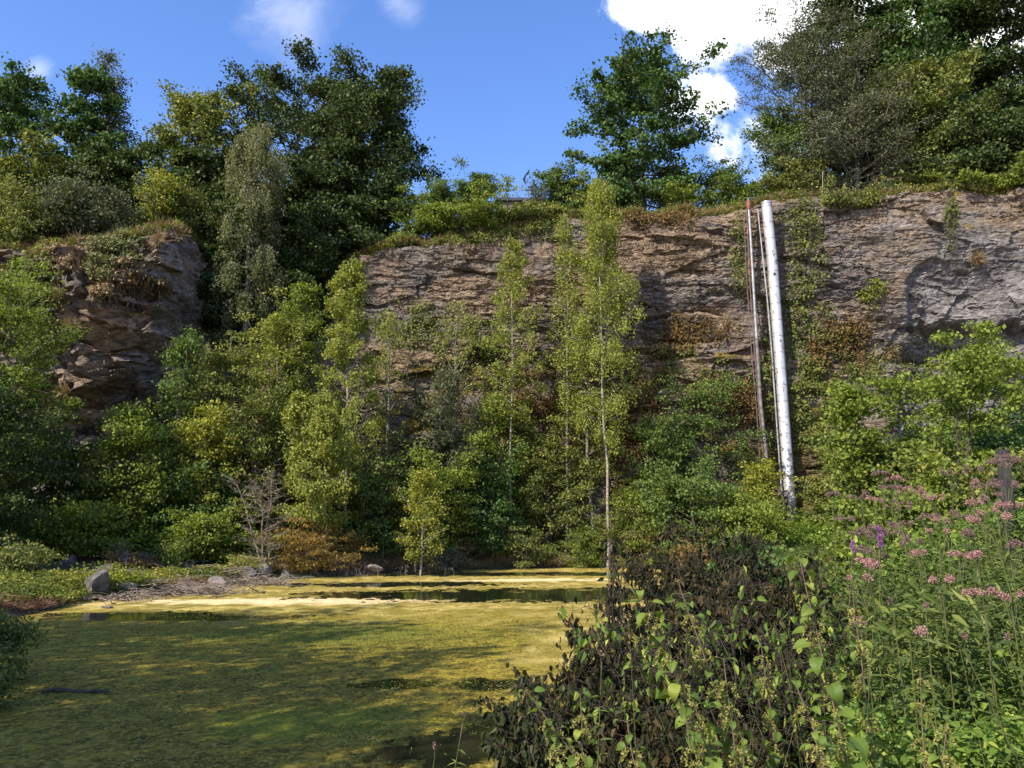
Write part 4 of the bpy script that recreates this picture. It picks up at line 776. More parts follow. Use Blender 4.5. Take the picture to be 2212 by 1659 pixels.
q = interp_poly(L_, np.array([0., .006])); b = Bag(); b.tubes(q[None]+np.array([0, 0, .02]), np.array([[.24, .33]]), 26); b.tubemesh('collar', M['steel'], pr)
V = interp_poly(L_, np.array([.215]))[0]; b = Bag(); b.leaves((V+np.array([-.05, -.315, .1]))[None], np.array([[0, -.1, -1.]]), np.array([[0, -1., .2]]), .2, .2, .5); o = b.leafmesh('hatch', M['hole'], pr)
# feet brackets to rock
for f in (.1, .35, .62):
    q = interp_poly(L_, np.array([f]))[0]; b = Bag(); b.tubes(np.array([[q, q+np.array([0, 1.1, 0])]]), np.full((1, 2), .03), 6); b.tubemesh('bracket', M['seam'], pr)
def thin(name, label, pts, r_, mat, off, n=20, cat='pipe', group=None, split=None, mat2=None):
    P = run_pts(pts, off, n); c0 = P[-1].copy(); P = P-c0; t_ = thing(name, label, cat, c0, group)
    if split:
        k = int(n*split); b = Bag(); b.tubes(P[None, :k+1], np.full((1, k+1), r_), 10); b.tubemesh('upper_pipe', M[mat], t_); b = Bag(); b.tubes(P[None, k:], np.full((1, n-k), r_*1.12), 10); b.tubemesh('lower_pipe', M[mat2], t_)
    else: b = Bag(); b.tubes(P[None], np.full((1, n), r_), 8); b.tubemesh('pipe_body' if cat == 'pipe' else 'cable_body', M[mat], t_)
    return t_, P
G2 = 'thin pipes and cables beside the silver pipe'
t1, P1 = thin('steel_pipe', 'grey thin pipe with red cap and T bar at its top', [(1617, 446), (1622, 520), (1629, 640), (1636, 760), (1643, 870), (1656, 990)], .082, 'paint', .30, group=G2, split=.5, mat2='brownpipe')
b = Bag(); b.tubes(np.array([[P1[0]+[0, 0, -.25], P1[0]+[0, 0, -.2], P1[0]+[0, 0, .36], P1[0]+[0, 0, .38]]]), np.array([[.082, .125, .12, .06]]), 12); b.tubemesh('red_cap', M['red'], t1)
b = Bag(); b.tubes(np.array([[P1[0]+[0, 0, .3], P1[0]+[.0, 0, .52]]]), np.array([[.04, .04]]), 8); b.tubes(np.array([[P1[0]+[-.18, 0, .54], P1[0]+[.42, 0, .56]]]), np.array([[.03, .03]]), 6); b.tubemesh('t_bar', M['paint'], t1)
t2, P2_ = thin('white_pipe', 'slim pale pipe running into the left side of the silver pipe', [(1637, 452), (1645, 530), (1657, 640), (1667, 760), (1681, 960), (1693, 1120)], .045, 'paint', .42, group=G2)
thin('cable', 'brown hanging cable, leftmost line beside the thin pipes', [(1607, 460), (1613, 600), (1622, 740), (1634, 880), (1642, 1000)], .03, 'cable', .2, cat='cable', group=G2)
t4, P4 = thin('cable', 'brown cable with rusty clips just left of the red capped pipe', [(1613, 452), (1619, 600), (1630, 760), (1641, 900), (1650, 1000)], .036, 'cable', .28, cat='cable', group=G2)
for f in (.08, .2, .24): 
    q = interp_poly(P4, np.array([f, f+.02])); b = Bag(); b.tubes(q[None], np.full((1, 2), .06), 6); b.tubemesh('clip', M['orangeclip'], t4)
for (x, ya, yb, lab) in ((1777, 370, 475, 'thin vertical rod standing on the rim right of the silver pipe'), ):
    Y = 45.4; b = Bag(); A = at(x, ya, Y); Bq = at(x, yb, Y); b.tubes(np.array([[A-Bq, [0, 0, 0]]]), np.full((1, 2), .028), 6); r = tag(b.tubemesh('rod', M['twig'], loc=tuple(Bq)), lab, 'rod')
# mast with a small arrow on the rim, low roof behind
Y = 52.; A = at(1135, 395, Y); Bq = at(1135, 470, Y); r = thing('weather_mast', 'thin mast with dark vane and a stay wire against the sky', 'mast', Bq)
b = Bag(); b.tubes(np.array([[[0, 0, 0], A-Bq]]), np.array([[.02, .015]]), 6); b.tubemesh('pole', M['paint'], r)
H_ = (A-Bq); b = Bag(); pts = np.array([[H_+[0, 0, -.05], H_+[-.1, 0, .25], H_+[.0, 0, .55], H_+[.2, 0, .75], H_+[.28, 0, 1.0]]]); b.tubes(pts, np.array([[.03, .11, .05, .09, .02]]), 6); b.tubes(np.array([[H_+[.1, 0, .78], H_+[.36, 0, .6]]]), np.array([[.03, .02]]), 5); b.tubemesh('vane', M['hole'], r)
W0 = at(1100, 445, Y)-Bq; b = Bag(); b.tubes(np.array([[H_, W0]]), np.full((1, 2), .014), 4); b.tubemesh('stay_wire', M['cable'], r)
M['roof'] = simple('dark_roof', (.035, .04, .06), (.05, .055, .08), 3, .5); M['shedwall'] = simple('shed_wall', (.16, .14, .11), (.22, .19, .15), 3, .9)
def bx(x0, x1, y0, y1, z0, z1, zr=None):
    zr = z1 if zr is None else zr; V = [(x0, y0, z0), (x1, y0, z0), (x1, y1, z0), (x0, y1, z0), (x0, y0, z1), (x1, y0, z1), (x1, y1, zr), (x0, y1, zr)]
    return V, [(0, 3, 2, 1), (4, 5, 6, 7), (0, 1, 5, 4), (1, 2, 6, 5), (2, 3, 7, 6), (3, 0, 4, 7)]
A = at(1142, 428, 56.); r = thing('shed', 'low dark blue shed roof just visible between rim shrubs below the mast', 'shed', (A[0], 56, A[2]-3))
V, Q = bx(-2.2, 2.2, 0, 3.5, 0, 2.72); mesh('wall', V, Q, M['shedwall'], r); V, Q = bx(-2.5, 2.5, -.25, 3.7, 2.73, 2.95, 3.1); mesh('roof', V, Q, M['roof'], r)
# ---------------------------------------------------------------- off-frame trees on the left bank that shade the pond
OG = 'bank trees left of the camera'
for i, (x, y, H, R) in enumerate(((-15.5, 8.5, 12, 3.6), (-13.0, 3.5, 12, 3.4), (-18.0, 7.5, 11, 3.2), (-11.5, -.5, 11, 3.2), (-17, 1.0, 14, 4), (-21, 6, 14, 4), (-14.5, -2.5, 12, 3.2))):
    b = grow(600+i, H, R, base=.10, nb=40, ns=7, nleaf=6500, ll=.26, lw=.17, cl=.45, r0=.2, el=(0, 60)); z = float(hz(np.array([x]), np.array([y]))[0])
    r = thing('alder_tree', 'broadleaf tree on the near bank, outside the photo on the left', 'tree', (x, y, z-.05), OG); b.tubemesh('trunk', M['bark'], r); b.leafmesh('crown', M['green'], r)
# ---------------------------------------------------------------- near left bush in the water margin
def near(name, label, cat, x, ytop, w_, Y, mat, bark, seed, group=None, **k):
    return tree(name, label, cat, x, ytop, w_, Y, mat, bark, seed, group=group, **k)
LB = dict(br=.25, stems=7, nb=70, ns=5, prof='round', base=.05, el=(5, 60), r0=.03, cl=.10, ll=.055, lw=.038, twigs=1)
near('alder_bush', 'leafy bush reaching into the pond from the left edge', 'bush', -45, 1310, 220, 12.0, 'olive', 'bark', 700, zb=-.1, **LB, nleaf=16000)
near('alder_bush', 'dark twiggy lower bush at the left edge beneath the leafy one', 'bush', -60, 1400, 170, 10.2, 'olive', 'deadstem', 701, zb=-.1, **LB, nleaf=5000)
# ---------------------------------------------------------------- right bank: saplings and hedge in front of the cliff
RG = 'saplings on the right bank'
RB = dict(br=.3, stems=3, nb=42, ns=5, prof='round', base=.1, el=(20, 72), r0=.045, cl=.13, ll=.085, lw=.062, flat=.5)
near('hazel_sapling', 'tall open hazel sapling in front of the cave under the grey rock', 'tree', 1995, 700, 280, 15, 'green', 'bark', 710, RG, **RB, nleaf=11000, crook=.02)
near('hazel_sapling', 'sapling with rounded leaves left of the tallest hazel', 'tree', 1870, 820, 170, 15.5, 'green', 'bark', 711, RG, **RB, nleaf=7000)
near('sallow_bush', 'dense green bush at the right edge under the cave', 'bush', 2140, 735, 280, 19, 'green', 'greybark', 712, RG, **{**RB, 'cl': .2}, nleaf=24000)
near('sallow_bush', 'leafy bush low on the right bank between pipe foot and the hazel', 'bush', 1900, 980, 230, 13, 'green', 'bark', 713, RG, **RB, nleaf=12000)
near('sallow_bush', 'dark green bush behind the pink flowers at centre right', 'bush', 1960, 930, 300, 16.5, 'bluegreen', 'bark', 714, RG, **{**RB, 'cl': .2}, nleaf=20000)
near('sallow_bush', 'bush with yellowing leaves beside the dark post', 'bush', 2080, 960, 220, 13.5, 'olive', 'bark', 715, RG, **RB, nleaf=11000)
near('sallow_bush', 'dark bush at the right edge behind the dark post', 'bush', 2230, 880, 260, 15, 'oak', 'bark', 716, RG, **{**RB, 'cl': .2}, nleaf=16000)
near('sallow_bush', 'leafy bush hiding the lower end of the silver pipe', 'bush', 1870, 1125, 150, 12, 'green', 'bark', 717, RG, **RB, nleaf=8500)
near('bramble_bush', 'shaded bush right behind the dead brown bush', 'bush', 1580, 1150, 230, 14, 'oak', 'bark', 718, RG, **{**RB, 'cl': .2}, nleaf=15000)
near('bramble_bush', 'brown tangled bush far behind the dead bush at the pond corner', 'bush', 1530, 1150, 220, 22, 'rust', 'twig', 719, RG, **{**RB, 'cl': .2}, nleaf=9000)
# dark post
A = at(2165, 972, 9.2); zg = float(hz(A[0:1], A[1:2])[0]); n = 14; th = np.arange(n)/n*6.283
b = Bag(); hh = A[2]-zg; b.tubes(np.array([[[0, 0, 0], [0, 0, hh*.5], [0, 0, hh-.02], [0, 0, hh]]]), np.array([[.075, .073, .072, .055]]), 14)
M['postwood'] = simple('dark_post', (.018, .018, .017), (.035, .033, .03), 12, .9, bump=.5, stretch=(3, 3, .5)); po = thing('post', 'dark weathered post standing among the flowers at the right', 'post', (A[0], A[1], zg)); b.tubemesh('shaft', M['postwood'], po); b = Bag(); b.tubes(np.array([[[0, 0, hh], [0, 0, hh+.012]]]), np.array([[.06, .0]]), 14); b.tubemesh('cap', M['postwood'], po)
# ---------------------------------------------------------------- dead brown bush (centre of the foreground)
def deadbush(label, x, ytop, w_, Y, seed, n, mat='dead', zb=None, cov=0):
    A = at(x, ytop, Y); zg = float(hz(A[0:1], A[1:2])[0])-.03 if zb is None else zb; H = A[2]-zg; R = w_/2*Y/F
    b = grow(seed, H, R, stems=9, nb=120, ns=6, prof='round', base=.12, el=(10, 70), r0=.012, br=.22, bare=1, twigs=2, crook=.03)
    rs = np.random.RandomState(seed); b2 = Bag(); b2.T = b.T
    # leaves droop in pairs from the third order twigs
    b = fit(b, H, R); b2.T = b.T; P = np.concatenate([t_[0].reshape(-1, 3) for t_ in b.T[1:] if t_[0].shape[1] in (3, 4)]); P = P[P[:, 2] > .08]
    k = rs.randint(0, len(P), n); Q_ = P[k]+rs.randn(n, 3)*.018; D = unit(rs.randn(n, 3)*.42+np.array([0, 0, -1.])); N = unit(rs.randn(n, 3)*np.array([1, 1, .3]))
    vd = np.clip(hash2(k//40, k*0, seed)*.8+rs.randn(n)*.22, 0, 1); s_ = rs.uniform(.6, 1.25, n)
    b2.leaves(Q_, D, N, .050*s_, .028*s_, vd, True)
    r = thing('dead_bush', label, 'bush', (A[0], Y, zg), 'wilted brown bushes in the foreground'); b2.tubemesh('branches', M['deadstem'], r); b2.leafmesh('foliage', M[mat], r); return r
deadbush('big wilted bush with dark brown drooping leaves in the centre foreground', 1560, 1135, 420, 5.4, 800, 12500)
deadbush('left wing of the wilted brown bush hanging over the pond', 1330, 1295, 420, 4.6, 801, 7500)
deadbush('wilted dark bush top rising left of the silver pipe foot', 1470, 1120, 260, 6.4, 802, 6500)
deadbush('dark wilted bush below the silver pipe foot', 1690, 1215, 280, 5.2, 803, 6500)
deadbush('lone wilted shoot standing above the left wing of the bush', 1320, 1165, 90, 4.7, 804, 420, 'deadgreen')
deadbush('low wilted twigs at the pond edge, bottom centre', 1200, 1440, 260, 4.2, 805, 3500, 'deadgreen')
deadbush('low dark bush filling the bottom behind the nettles', 1560, 1400, 520, 3.9, 806, 6500)
deadbush('green sprigs climbing up through the left half of the wilted bush', 1450, 1230, 380, 4.3, 807, 1100, 'under')
deadbush('green sprigs growing through the right side of the wilted bush', 1680, 1260, 300, 4.2, 808, 1000, 'under')
# ---------------------------------------------------------------- nettles
def serr(rs, L, W, droop, n=17):
    s = np.linspace(0, 1, n); pr_ = W*np.clip(1.9*(s+.03)**.55*(1-s)**.85, 0, 1)*.62; zig = 1+.10*np.where(np.arange(n) % 2 == 0, 1, -1); e = pr_*zig
    mid = np.stack([s*L*np.cos(droop*s), 0*s, -s**1.6*L*math.sin(droop)*.8], -1)
    lf = mid+np.stack([s*0+L*.02, e, e*.25], -1); rt_ = mid+np.stack([s*0+L*.02, -e, e*.25], -1)
    V = np.concatenate([mid, lf, rt_]); q = []
    for i in range(n-1): q += [(i, i+1, n+i+1, n+i), (i+1, i, 2*n+i, 2*n+i+1)]
    return V, np.array(q)
def rotz(V, a): c, s = math.cos(a), math.sin(a); return np.stack([V[:, 0]*c-V[:, 1]*s, V[:, 0]*s+V[:, 1]*c, V[:, 2]], -1)
def nettle(seed, H, lean=(0, 0), leaf=.085, seeds=True, nodes=None, name='nettle', label='x', loc=(0, 0, 0), group='nettles', mat='nettle', bend=1.6, cat='nettle'):
    rs = np.random.RandomState(seed); K = 16; s = np.linspace(0, 1, K); P = np.stack([lean[0]*s**bend, lean[1]*s**bend, H*s], -1)+np.cumsum(rs.randn(K, 3)*.002, 0)
    r = thing(name, label, cat, loc, group); b = Bag(); b.tubes(P[None], (.0058*(1-s*.72))[None], 6)
    Vs, Qs, As = [], [], []; off = 0; sd_ = Bag(); nd = nodes or max(6, int(math.hypot(H, lean[0])/.050)); pet = []
    for i in range(nd):
        f = .25+.75*((i+1)/nd) if H > .5 else .1+.9*(i+1)/nd; o = interp_poly(P, np.array([f]))[0]; a0 = (i % 2)*math.pi/2+rs.randn()*.25
        sz = leaf*np.clip(1.15-.62*max(0, f-.45)/.55, .5, 1)*(.6+.5*rs.rand())
        for sg in (0, math.pi):
            if rs.rand() < .12: continue
            a = a0+sg+rs.randn()*.25; dr = rs.uniform(.5, 1.5); V, q = serr(rs, sz, sz*.64, dr)
            tilt_ = rs.uniform(-.15, .5); c, sn = math.cos(tilt_), math.sin(tilt_); V = np.stack([V[:, 0]*c-V[:, 2]*sn, V[:, 1], V[:, 0]*sn+V[:, 2]*c], -1)
            rl = rs.randn()*.35; c, sn = math.cos(rl), math.sin(rl); V = np.stack([V[:, 0], V[:, 1]*c-V[:, 2]*sn, V[:, 1]*sn+V[:, 2]*c], -1)
            pe = .012+.018*rs.rand()*(leaf/.08); V[:, 0] += pe; V = rotz(V, a)+o+np.array([0, 0, .006]); tip = o+np.array([math.cos(a)*pe, math.sin(a)*pe, .006]); pet.append([o, (o+tip)/2+[0, 0, .002], tip])
            Vs.append(V); Qs.append(q+off); off += len(V); As.append(np.full(len(q), np.clip((.95 if rs.rand() < .06 else .28+.45*rs.rand())+.1*(f-.5), 0, 1)))
        if seeds and f > .34 and f < .97 and i % 3:
            for c_ in range(rs.randint(3, 6)):          # drooping seed strings
                a = rs.rand()*6.28; Ls = rs.uniform(.03, .075)*np.clip(1.2-f*.6, .5, 1); m_ = int(16+Ls*500); u_ = rs.rand(m_)
                st = o+np.stack([np.cos(a)*.034*u_**.5, np.sin(a)*.034*u_**.5, .004-Ls*u_**1.4], -1)+rs.randn(m_, 3)*.0022
                sd_.leaves(st, unit(rs.randn(m_, 3)), unit(rs.randn(m_, 3)), .0075, .0065, np.clip(.5+rs.randn(m_)*.25, 0, 1))
    b.tubes(np.array(pet), np.full((len(pet), 3), .0011), 3); b.tubemesh('stem', M['nstem'], r)
    mesh('foliage', np.concatenate(Vs), np.concatenate(Qs), M[mat], r, att=np.concatenate(As))
    if sd_.L: sd_.leafmesh('seed_strings', M['nettleseed'], r)
    return r
def NT(label, tx_, ty2, bx_, by_, Y, seed, leaf=.085, seeds=True, **k):
    leaf *= 1.02
    """tip and a lower point of the stem as seen; the stem is carried on down to the ground"""
    T = at(tx_, ty2, Y); B = at(bx_, by_, Y); zg = float(hz(B[0:1], np.array([Y]))[0]); sl = (B[0]-T[0])/(T[2]-B[2]); H = T[2]-zg
    xg = B[0]+sl*(B[2]-zg)*.35; return nettle(seed, H, (T[0]-xg, k.pop('fy', 0.)), leaf, seeds, label=label, loc=(xg, Y, zg), bend=1.15, **k)
NT('big nettle with long leaning red stem and seed strings left of centre foreground', 1385, 1268, 1640, 1640, 2.6, 900)
NT('big nettle with pale sunlit leaf standing below the silver pipe', 1742, 1212, 1862, 1560, 2.5, 901, .09)
NT('leaning nettle with heavy seed strings right of the long leaning one', 1468, 1262, 1590, 1480, 2.8, 902, .07)
NT('nettle with bright top shoots in the middle of the dark bush', 1560, 1430, 1600, 1660, 2.7, 903, .075)
NT('nettle with yellowing leaves at the bottom right of the dark bush', 1715, 1470, 1840, 1640, 2.4, 904, .08)
NT('nettle leaning over the pond edge at the left of the bush', 1140, 1500, 1330, 1640, 3.0, 905, .08)
NT('leafy nettle with dense seed strings beside the pond edge', 1245, 1500, 1255, 1640, 2.8, 906, .075)
NT('small nettle at the very bottom under the wilted twigs', 1350, 1560, 1380, 1650, 2.5, 907, .07)
NT('nettle with thin stem at bottom centre of the dark bush', 1480, 1580, 1500, 1655, 2.5, 908, .075)
NT('slim nettle behind the yellow tinted one', 1640, 1375, 1690, 1600, 3.1, 909, .065)
NT('nettle with fresh green tip right of the pale sunlit leaf', 1835, 1270, 1880, 1500, 2.9, 910, .06)
NT('short nettle tucked low between the two big ones', 1510, 1500, 1550, 1650, 2.9, 911, .06)
NT('bottom corner nettle with seed strings and brown tips', 2050, 1540, 2010, 1655, 2.3, 912, .06)
NT('nettle rising from the undergrowth right of the pale leafed one', 1990, 1440, 1990, 1620, 2.8, 913, .055)
NT('low nettle left of the leaning stem base', 1600, 1590, 1610, 1656, 2.3, 914, .075)
NT('lowest nettle shoots at the pond corner', 1200, 1600, 1215, 1658, 2.6, 915, .06)
NT('bright small nettle at the bottom edge right of centre', 1760, 1580, 1790, 1656, 2.2, 916, .055)
rs = np.random.RandomState(55); protos = []
for j in range(26):
    y = rs.uniform(2.0, 3.9); x = rs.uniform(.02, .62)*y; z = float(hz(np.array([x]), np.array([y]))[0])-.02; lab = 'one of the many nettles half hidden among others along the bottom right edge'; g_ = 'half hidden nettles along the bottom edge'
    if j < 6: protos.append(nettle(950+j, rs.uniform(.55, .85), (rs.randn()*.12, rs.randn()*.1), .10, label=lab, loc=(x, y, z), group=g_))
    else: q_ = rs.uniform(.75, 1.15); copy_thing(protos[j % 6], (x, y, z), rs.rand()*6.28, (q_, q_, q_))
# ---------------------------------------------------------------- hemp agrimony
def agrimony(seed, H, lean, heads, mat, label, loc, group, leaf=.09, hs=.022, cat='flower plant', name='hemp_agrimony', spread=.07, stack=0.):
    rs = np.random.RandomState(seed); K = 12; s = np.linspace(0, 1, K); P = np.stack([lean[0]*s**1.3, lean[1]*s**1.3, H*s], -1); r = thing(name, label, cat, loc, group)
    b = Bag(); b.tubes(P[None], (.0045*(1-s*.6))[None], 5); lv = Bag(); fl = Bag(); n = max(6, int(H/.075))
    for i in range(n):
        f = .12+.8*i/n; o = interp_poly(P, np.array([f]))[0]; a0 = (i % 2)*1.57+rs.randn()*.3
        for sg in (0, 3.14, 2.1 if rs.rand() < .5 else -2.1):
            a = a0+sg+rs.randn()*.2; D = np.array([[math.cos(a), math.sin(a), rs.uniform(-.4, .35)]]); sz = leaf*(1.15-.6*f)*rs.uniform(.7, 1.2)
            lv.leaves(o[None], D, np.array([[0, 0, 1.]])+rs.randn(1, 3)*.2, sz, sz*.26, rs.rand(1)*.7+.1, True)
    T = P[-1]; cs = []
    for h in range(heads):
        a = rs.rand()*6.28; q = spread*rs.rand()**.5; c = T+np.array([math.cos(a)*q, math.sin(a)*q, rs.uniform(-.35, .25)*q+.02-stack*h]); cs.append([interp_poly(P, np.array([.86+.1*rs.rand()]))[0], (T+c)/2-[0, 0, .012], c])
        m_ = 110; ph = rs.rand(m_)*6.28; rr_ = rs.rand(m_)**.5*hs*rs.uniform(.6, 1.1); Pf = c+np.stack([np.cos(ph)*rr_, np.sin(ph)*rr_, .022-rr_**2/hs*.75+rs.randn(m_)*.004], -1)
        Pf[:, 2] += .006*np.cos(rr_/hs*14); fl.leaves(Pf, unit(rs.randn(m_, 3)+np.array([0, 0, .6])), unit(rs.randn(m_, 3)), .0072, .0052, np.clip(.5+rs.randn(m_)*.28, 0, 1))
    b.tubes(np.array(cs), np.full((len(cs), 3), .0014), 3)
    b.tubemesh('stem', M['gstem'], r); lv.leafmesh('foliage', M['agri'], r); fl.leafmesh('flower_head', M[mat], r); return r
def AG(label, x, y, Y, mat, seed, heads=5, hs=.022, group='pink flowering agrimony', bx_=None, **k):
    T = at(x, y, Y); zg = float(hz(T[0:1], np.array([Y]))[0]); H = max(.5, T[2]-zg); ln_ = ((T[0]-at(bx_, y, Y)[0]) if bx_ else np.random.RandomState(seed).randn()*.12*H, 0)
    return agrimony(seed, H, ln_, heads, mat, label, (T[0]-ln_[0], Y, zg), group, hs=hs, **k)
named = [('pink agrimony leaning left from the right edge, uppermost bright pink heads', 2142, 1130, 3.6, 'pink', 7, 2250), ('single pink head on a long slanting red stem', 2108, 1098, 3.9, 'pink', 3, 2240), ('pink agrimony with a pale stem, next to the right edge', 2165, 1105, 4.0, 'pink', 6, 2200),
         ('small pink head below the long slanting stem', 2048, 1140, 4.2, 'pink', 2, 2010), ('pink head right of the purple spike', 2030, 1165, 4.2, 'pink', 2, 1990), ('wide pink head at mid height near the right edge', 2115, 1215, 3.6, 'pink', 5, 2120),
         ('flat pink head left of the wide one', 2072, 1212, 3.8, 'pink', 3, 2085), ('pink cluster leaning left, leftmost bright pink one', 1872, 1232, 3.5, 'pink', 6, 1960), ('tiny pink head beneath the leftmost pink cluster', 1860, 1262, 3.5, 'pink', 2, 1950),
         ('pink pair low at the right, above the leafy undergrowth', 2125, 1297, 3.3, 'pink', 5, 2140), ('pink head in the middle of the flower slope', 2035, 1268, 3.6, 'pink', 4, 2040), ('pale pink head beside the middle one', 1985, 1210, 4.0, 'pink', 3, 2000),
         ('tiny pink heads deep in the undergrowth', 1870, 1365, 3.2, 'pink', 3, 1880), ('dull pink head at the right bottom of the slope', 2185, 1310, 3.2, 'pink', 3, 2210), ('lowest small pink head above the nettles', 1965, 1385, 3.0, 'pink', 2, 1970),
         ('pink heads close to the top of the slope left of the post', 2100, 1050, 6.0, 'pink', 4, 2110), ('pinkish head half hidden left of the brown seed heads', 1892, 1090, 5.6, 'pink', 4, 1890), ('salmon pink heads in the sunny gap, left', 1935, 1040, 6.6, 'pink', 8, 1940), ('salmon pink heads in the sunny gap, right', 1990, 1075, 6.2, 'pink', 7, 1985),
         ('pale pinkish heads just above the sunny gap', 1962, 1065, 6.4, 'pink', 7, 1962), ('faded pink heads right of the sunny gap', 2020, 1085, 6.0, 'pink', 6, 2030)]
for i, (lab, x, y, Y, mt_, h, bx_) in enumerate(named): AG(lab, x, y, Y, mt_, 1000+i, h, bx_=bx_, spread=.06 if h < 6 else .09)
dus = [(1905, 1030, 6.5, 'dusky heads at the upper left of the flower slope'), (1925, 1060, 6.2, 'dusky heads under the upper left ones'), (2062, 1030, 6.8, 'dusky heads midway between the sunny gap and the post'), (2100, 1022, 6.8, 'dusky heads just left of the dark post'), (2175, 1000, 5.4, 'large dusky heads in front of the dark post'), (2205, 1005, 5.2, 'large dusky heads at the right edge beside the post'),
       (2145, 1010, 5.6, 'dusky heads at the left foot of the dark post'), (2180, 1055, 5.0, 'dusky cluster under the post, near the right edge'), (2125, 1060, 5.4, 'dusky cluster below the left foot of the post'), (1885, 1150, 4.8, 'dark seed heads left of the purple spike, upper'), (1905, 1155, 4.8, 'dark brown seed heads right above the purple spike'), (1870, 1165, 4.7, 'dark seed heads at the left border of the slope'),
       (1880, 1205, 4.5, 'dull seed heads above the leftmost pink cluster'), (1985, 1180, 4.6, 'dull purple seed heads in the middle of the slope'), (1940, 1100, 5.6, 'dusky heads in the middle behind the purple spike'), (2050, 1120, 5.2, 'dusky heads above the small pink head'), (1860, 1080, 6.0, 'dusky heads left of the salmon ones'), (1800, 1075, 6.8, 'faint dusky heads at the far left of the slope'),
       (1820, 1130, 6.2, 'faint dusky heads low at the far left of the slope'), (2150, 1085, 4.9, 'dusky heads behind the uppermost bright pink ones'), (2000, 1125, 5.4, 'dusky purple heads right of the purple spike'), (2205, 1190, 4.2, 'dusky heads at the right edge, mid slope'), (1950, 1145, 5.0, 'thin dusky heads next to the dark seed heads'), (2085, 1165, 4.6, 'dusky heads between the pink heads, right part')]
for i, (x, y, Y, lab) in enumerate(dus): AG(lab, x, y, Y, 'dusky', 1100+i, 7, hs=.022, group='dusky gone-over agrimony', spread=.10)
AG('magenta purple flower spike in the middle of the slope', 1900, 1158, 4.4, 'purple', 1200, 7, hs=.013, group=None, name='purple_loosestrife', spread=.008, stack=.016)
AG('small magenta spike left of the larger one', 1842, 1188, 4.6, 'purple', 1201, 4, hs=.010, group=None, name='purple_loosestrife', spread=.008, stack=.014)
# a few leafy stems with no flower
for i, (x, y, Y, lab) in enumerate(((940, 1630, 3.6, 'pale leafed shoot at the bottom edge over the pond'), (1000, 1560, 4.4, 'thin dry stem standing in the pond margin'), (1300, 1430, 3.8, 'wilted leafy shoot at the left wing of the dead bush'), (2000, 1330, 3.2, 'leafy flowerless stem in the lower slope'), (1930, 1320, 3.2, 'flowerless leafy stem above the nettles'), (2180, 1400, 2.8, 'flowerless stem with narrow leaves near the right edge'), (2080, 1400, 2.9, 'flowerless stem with long leaves above the bottom corner'))):
    AG(lab, x, y, Y, 'dusky', 1300+i, 1, hs=.008, group='flowerless stems', name='leafy_stem', spread=.01)
# ---------------------------------------------------------------- undergrowth on the near right bank
def slope(name, label, n, xa, xb, ya, yb, mat, seed, ht, ll, lw, fold=True, prof_=None):
    rs = np.random.RandomState(seed); x = rs.uniform(xa, xb, n); y = ya+(yb-ya)*rs.rand(n)**1.0; ok = (pond_sd(x, y) > .25); 
    if prof_: ok &= prof_(x, y)
    x, y = x[ok], y[ok]; n = len(x); z = hz(x, y); h = ht*(.55+.8*fbm(x*1.6, y*1.6, 3, seed)); f = rs.rand(n)**.55
    P = np.stack([x, y, z+h*f], -1); cl_ = fbm(x*3.5, y*3.5+P[:, 2]*3, 3, seed+3); k = cl_+rs.randn(n)*.08 > .44; P = P[k]; n = len(P); cl_ = cl_[k]
    D = unit(rs.randn(n, 3)*np.array([1, 1, .5])+np.array([0, -.1, -.1])); N = unit(rs.randn(n, 3)*.6+np.array([-.2, -.3, 1.])); s_ = rs.uniform(.5, 1.35, n)
    b = Bag(); b.leaves(P, D, N, ll*s_, lw*s_, np.clip(cl_*1.4-.35+rs.randn(n)*.2, 0, 1), fold)
    tag(b.leafmesh(name, M[mat]), label, 'undergrowth', None, 'stuff')
fr = lambda x, y: (x > .36*y-.2)
slope('undergrowth', 'dense sunlit small leafed undergrowth filling the lower right corner', 110000, .6, 4.2, 1.9, 4.8, 'under', 1400, 1.0, .036, .022, prof_=lambda x, y: (x > .40*y-.05))
slope('slope_plants', 'leafy plants on the flower slope at the right', 130000, 1.0, 8, 3.6, 9.5, 'agri', 1401, 1.25, .075, .024, prof_=lambda x, y: (x > .39*y-.1))
slope('slope_brush', 'green plants behind the flower slope', 70000, 2.5, 14, 9, 17, 'under', 1402, 1.35, .10, .06, prof_=lambda x, y: (x > .43*y-.1))
slope('near_undergrowth', 'dark plants at the feet of the nettles', 26000, -.3, 2.2, 2.0, 5.5, 'under', 1403, .5, .04, .022)
# thin stems in undergrowth
rs = np.random.RandomState(77); n = 900; x = rs.uniform(.3, 6, n); y = rs.uniform(2.2, 9, n); k = x > .15*y; x, y = x[k], y[k]; n = len(x); z = hz(x, y); s = np.linspace(0, 1, 6); a = rs.rand(n)*6.28; L_ = rs.uniform(.6, 1.45, n)
P = np.stack([x[:, None]+np.cos(a)[:, None]*.25*L_[:, None]*s**2, y[:, None]+np.sin(a)[:, None]*.25*L_[:, None]*s**2, z[:, None]+L_[:, None]*s], -1)
b = Bag(); b.tubes(P, (.0022*rs.uniform(.5, 1.3, n))[:, None]*(1-s*.6)[None], 3); tag(b.tubemesh('grass_stems', M['gstem']), 'thin dry stems standing through the undergrowth', 'grass', None, 'stuff')
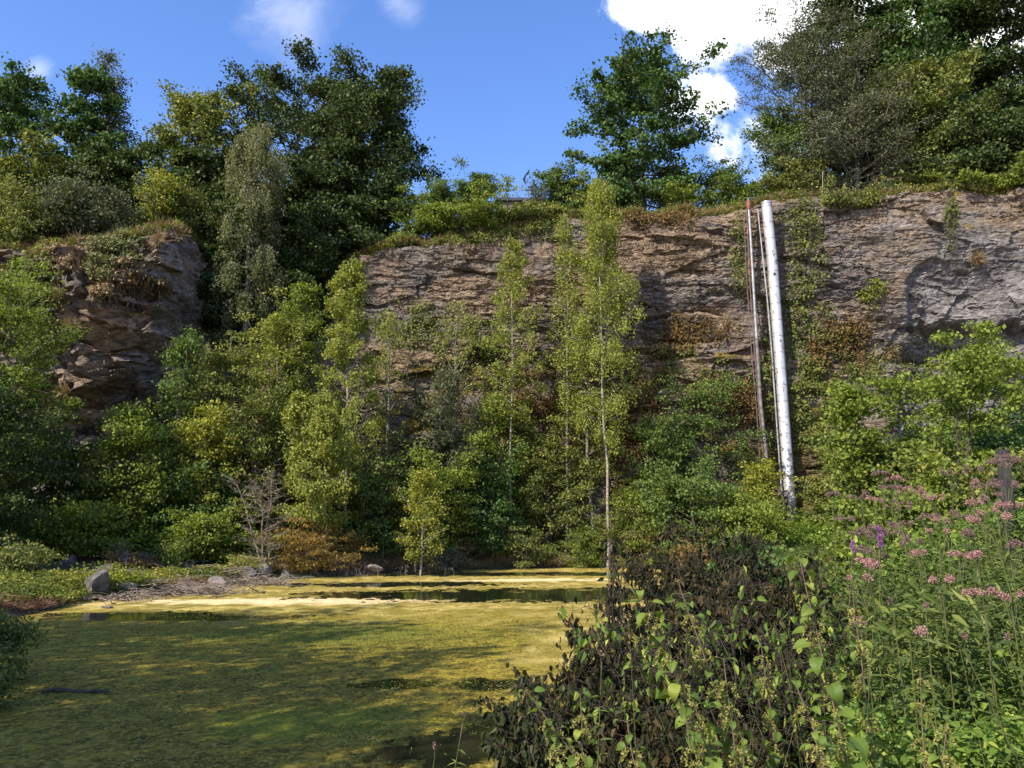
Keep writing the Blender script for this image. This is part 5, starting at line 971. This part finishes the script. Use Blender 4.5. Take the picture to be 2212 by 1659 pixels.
# ---------------------------------------------------------------- weed tips standing in the algae
rs = np.random.RandomState(88); q = gnd(700, 1375); n = 9000; x = q[0]+rs.randn(n)*2.6; y = q[1]+rs.randn(n)*1.5; P = np.stack([x, y, 0*x-.01], -1)
b = Bag(); b.leaves(P, unit(rs.randn(n, 3)*.35+np.array([0, 0, 1.])), unit(rs.randn(n, 3)), rs.uniform(.02, .07, n), .010, rs.rand(n)); n = 9000; x = rs.uniform(-12, 2, n); y = rs.uniform(7, 22, n); k = pond_sd(x, y) < -.3; x, y = x[k], y[k]; n = len(x)
b.leaves(np.stack([x, y, 0*x-.005], -1), unit(rs.randn(n, 3)*.6+np.array([0, 0, .6])), unit(rs.randn(n, 3)), rs.uniform(.02, .05, n), .010, rs.rand(n)); tag(b.leafmesh('pond_weed', M['under']), 'fine green weed tips standing in the algae', 'pond weed', None, 'stuff')

rs = np.random.RandomState(89); n = 60000; y = 6.5+rs.rand(n)**1.6*16; x = rs.uniform(-.75, .25, n)*y; k = (pond_sd(x, y) < -.2) & (fbm(x*1.1, y*1.1, 4, 90) > .5); x, y = x[k], y[k]; n = len(x)
b = Bag(); b.leaves(np.stack([x, y, .002+.012*rs.rand(n)], -1), unit(rs.randn(n, 3)*np.array([1, 1, .12])), unit(rs.randn(n, 3)*.25+np.array([0, 0, 1.])), rs.uniform(.015, .05, n), rs.uniform(.01, .03, n), np.clip(fbm(x*2, y*2, 3, 91)+rs.randn(n)*.2, 0, 1))
M['fleck'] = leafmat('algae_flecks', (.10, .09, .02), (.25, .21, .04), (.45, .38, .10), .1, .1); tag(b.leafmesh('algae_flecks', M['fleck']), 'small yellow and olive algae flecks floating on the pond', 'algae', None, 'stuff')

cover('right_bank_cover', 'green plants along the right hand pond bank behind the wilted bush', 'ground cover', lambda rs, n: ((lambda y: (np.interp(y, [5.6, 9, 14, 20, 28, 38, 43], [.2, 1.6, 3, 5, 8, 10.5, 9.5])+rs.rand(n)*3.5-.2, y))(5.6+rs.rand(n)**1.3*36)), 60000, 'agri', 306, .55, .09, .045, fold=True)
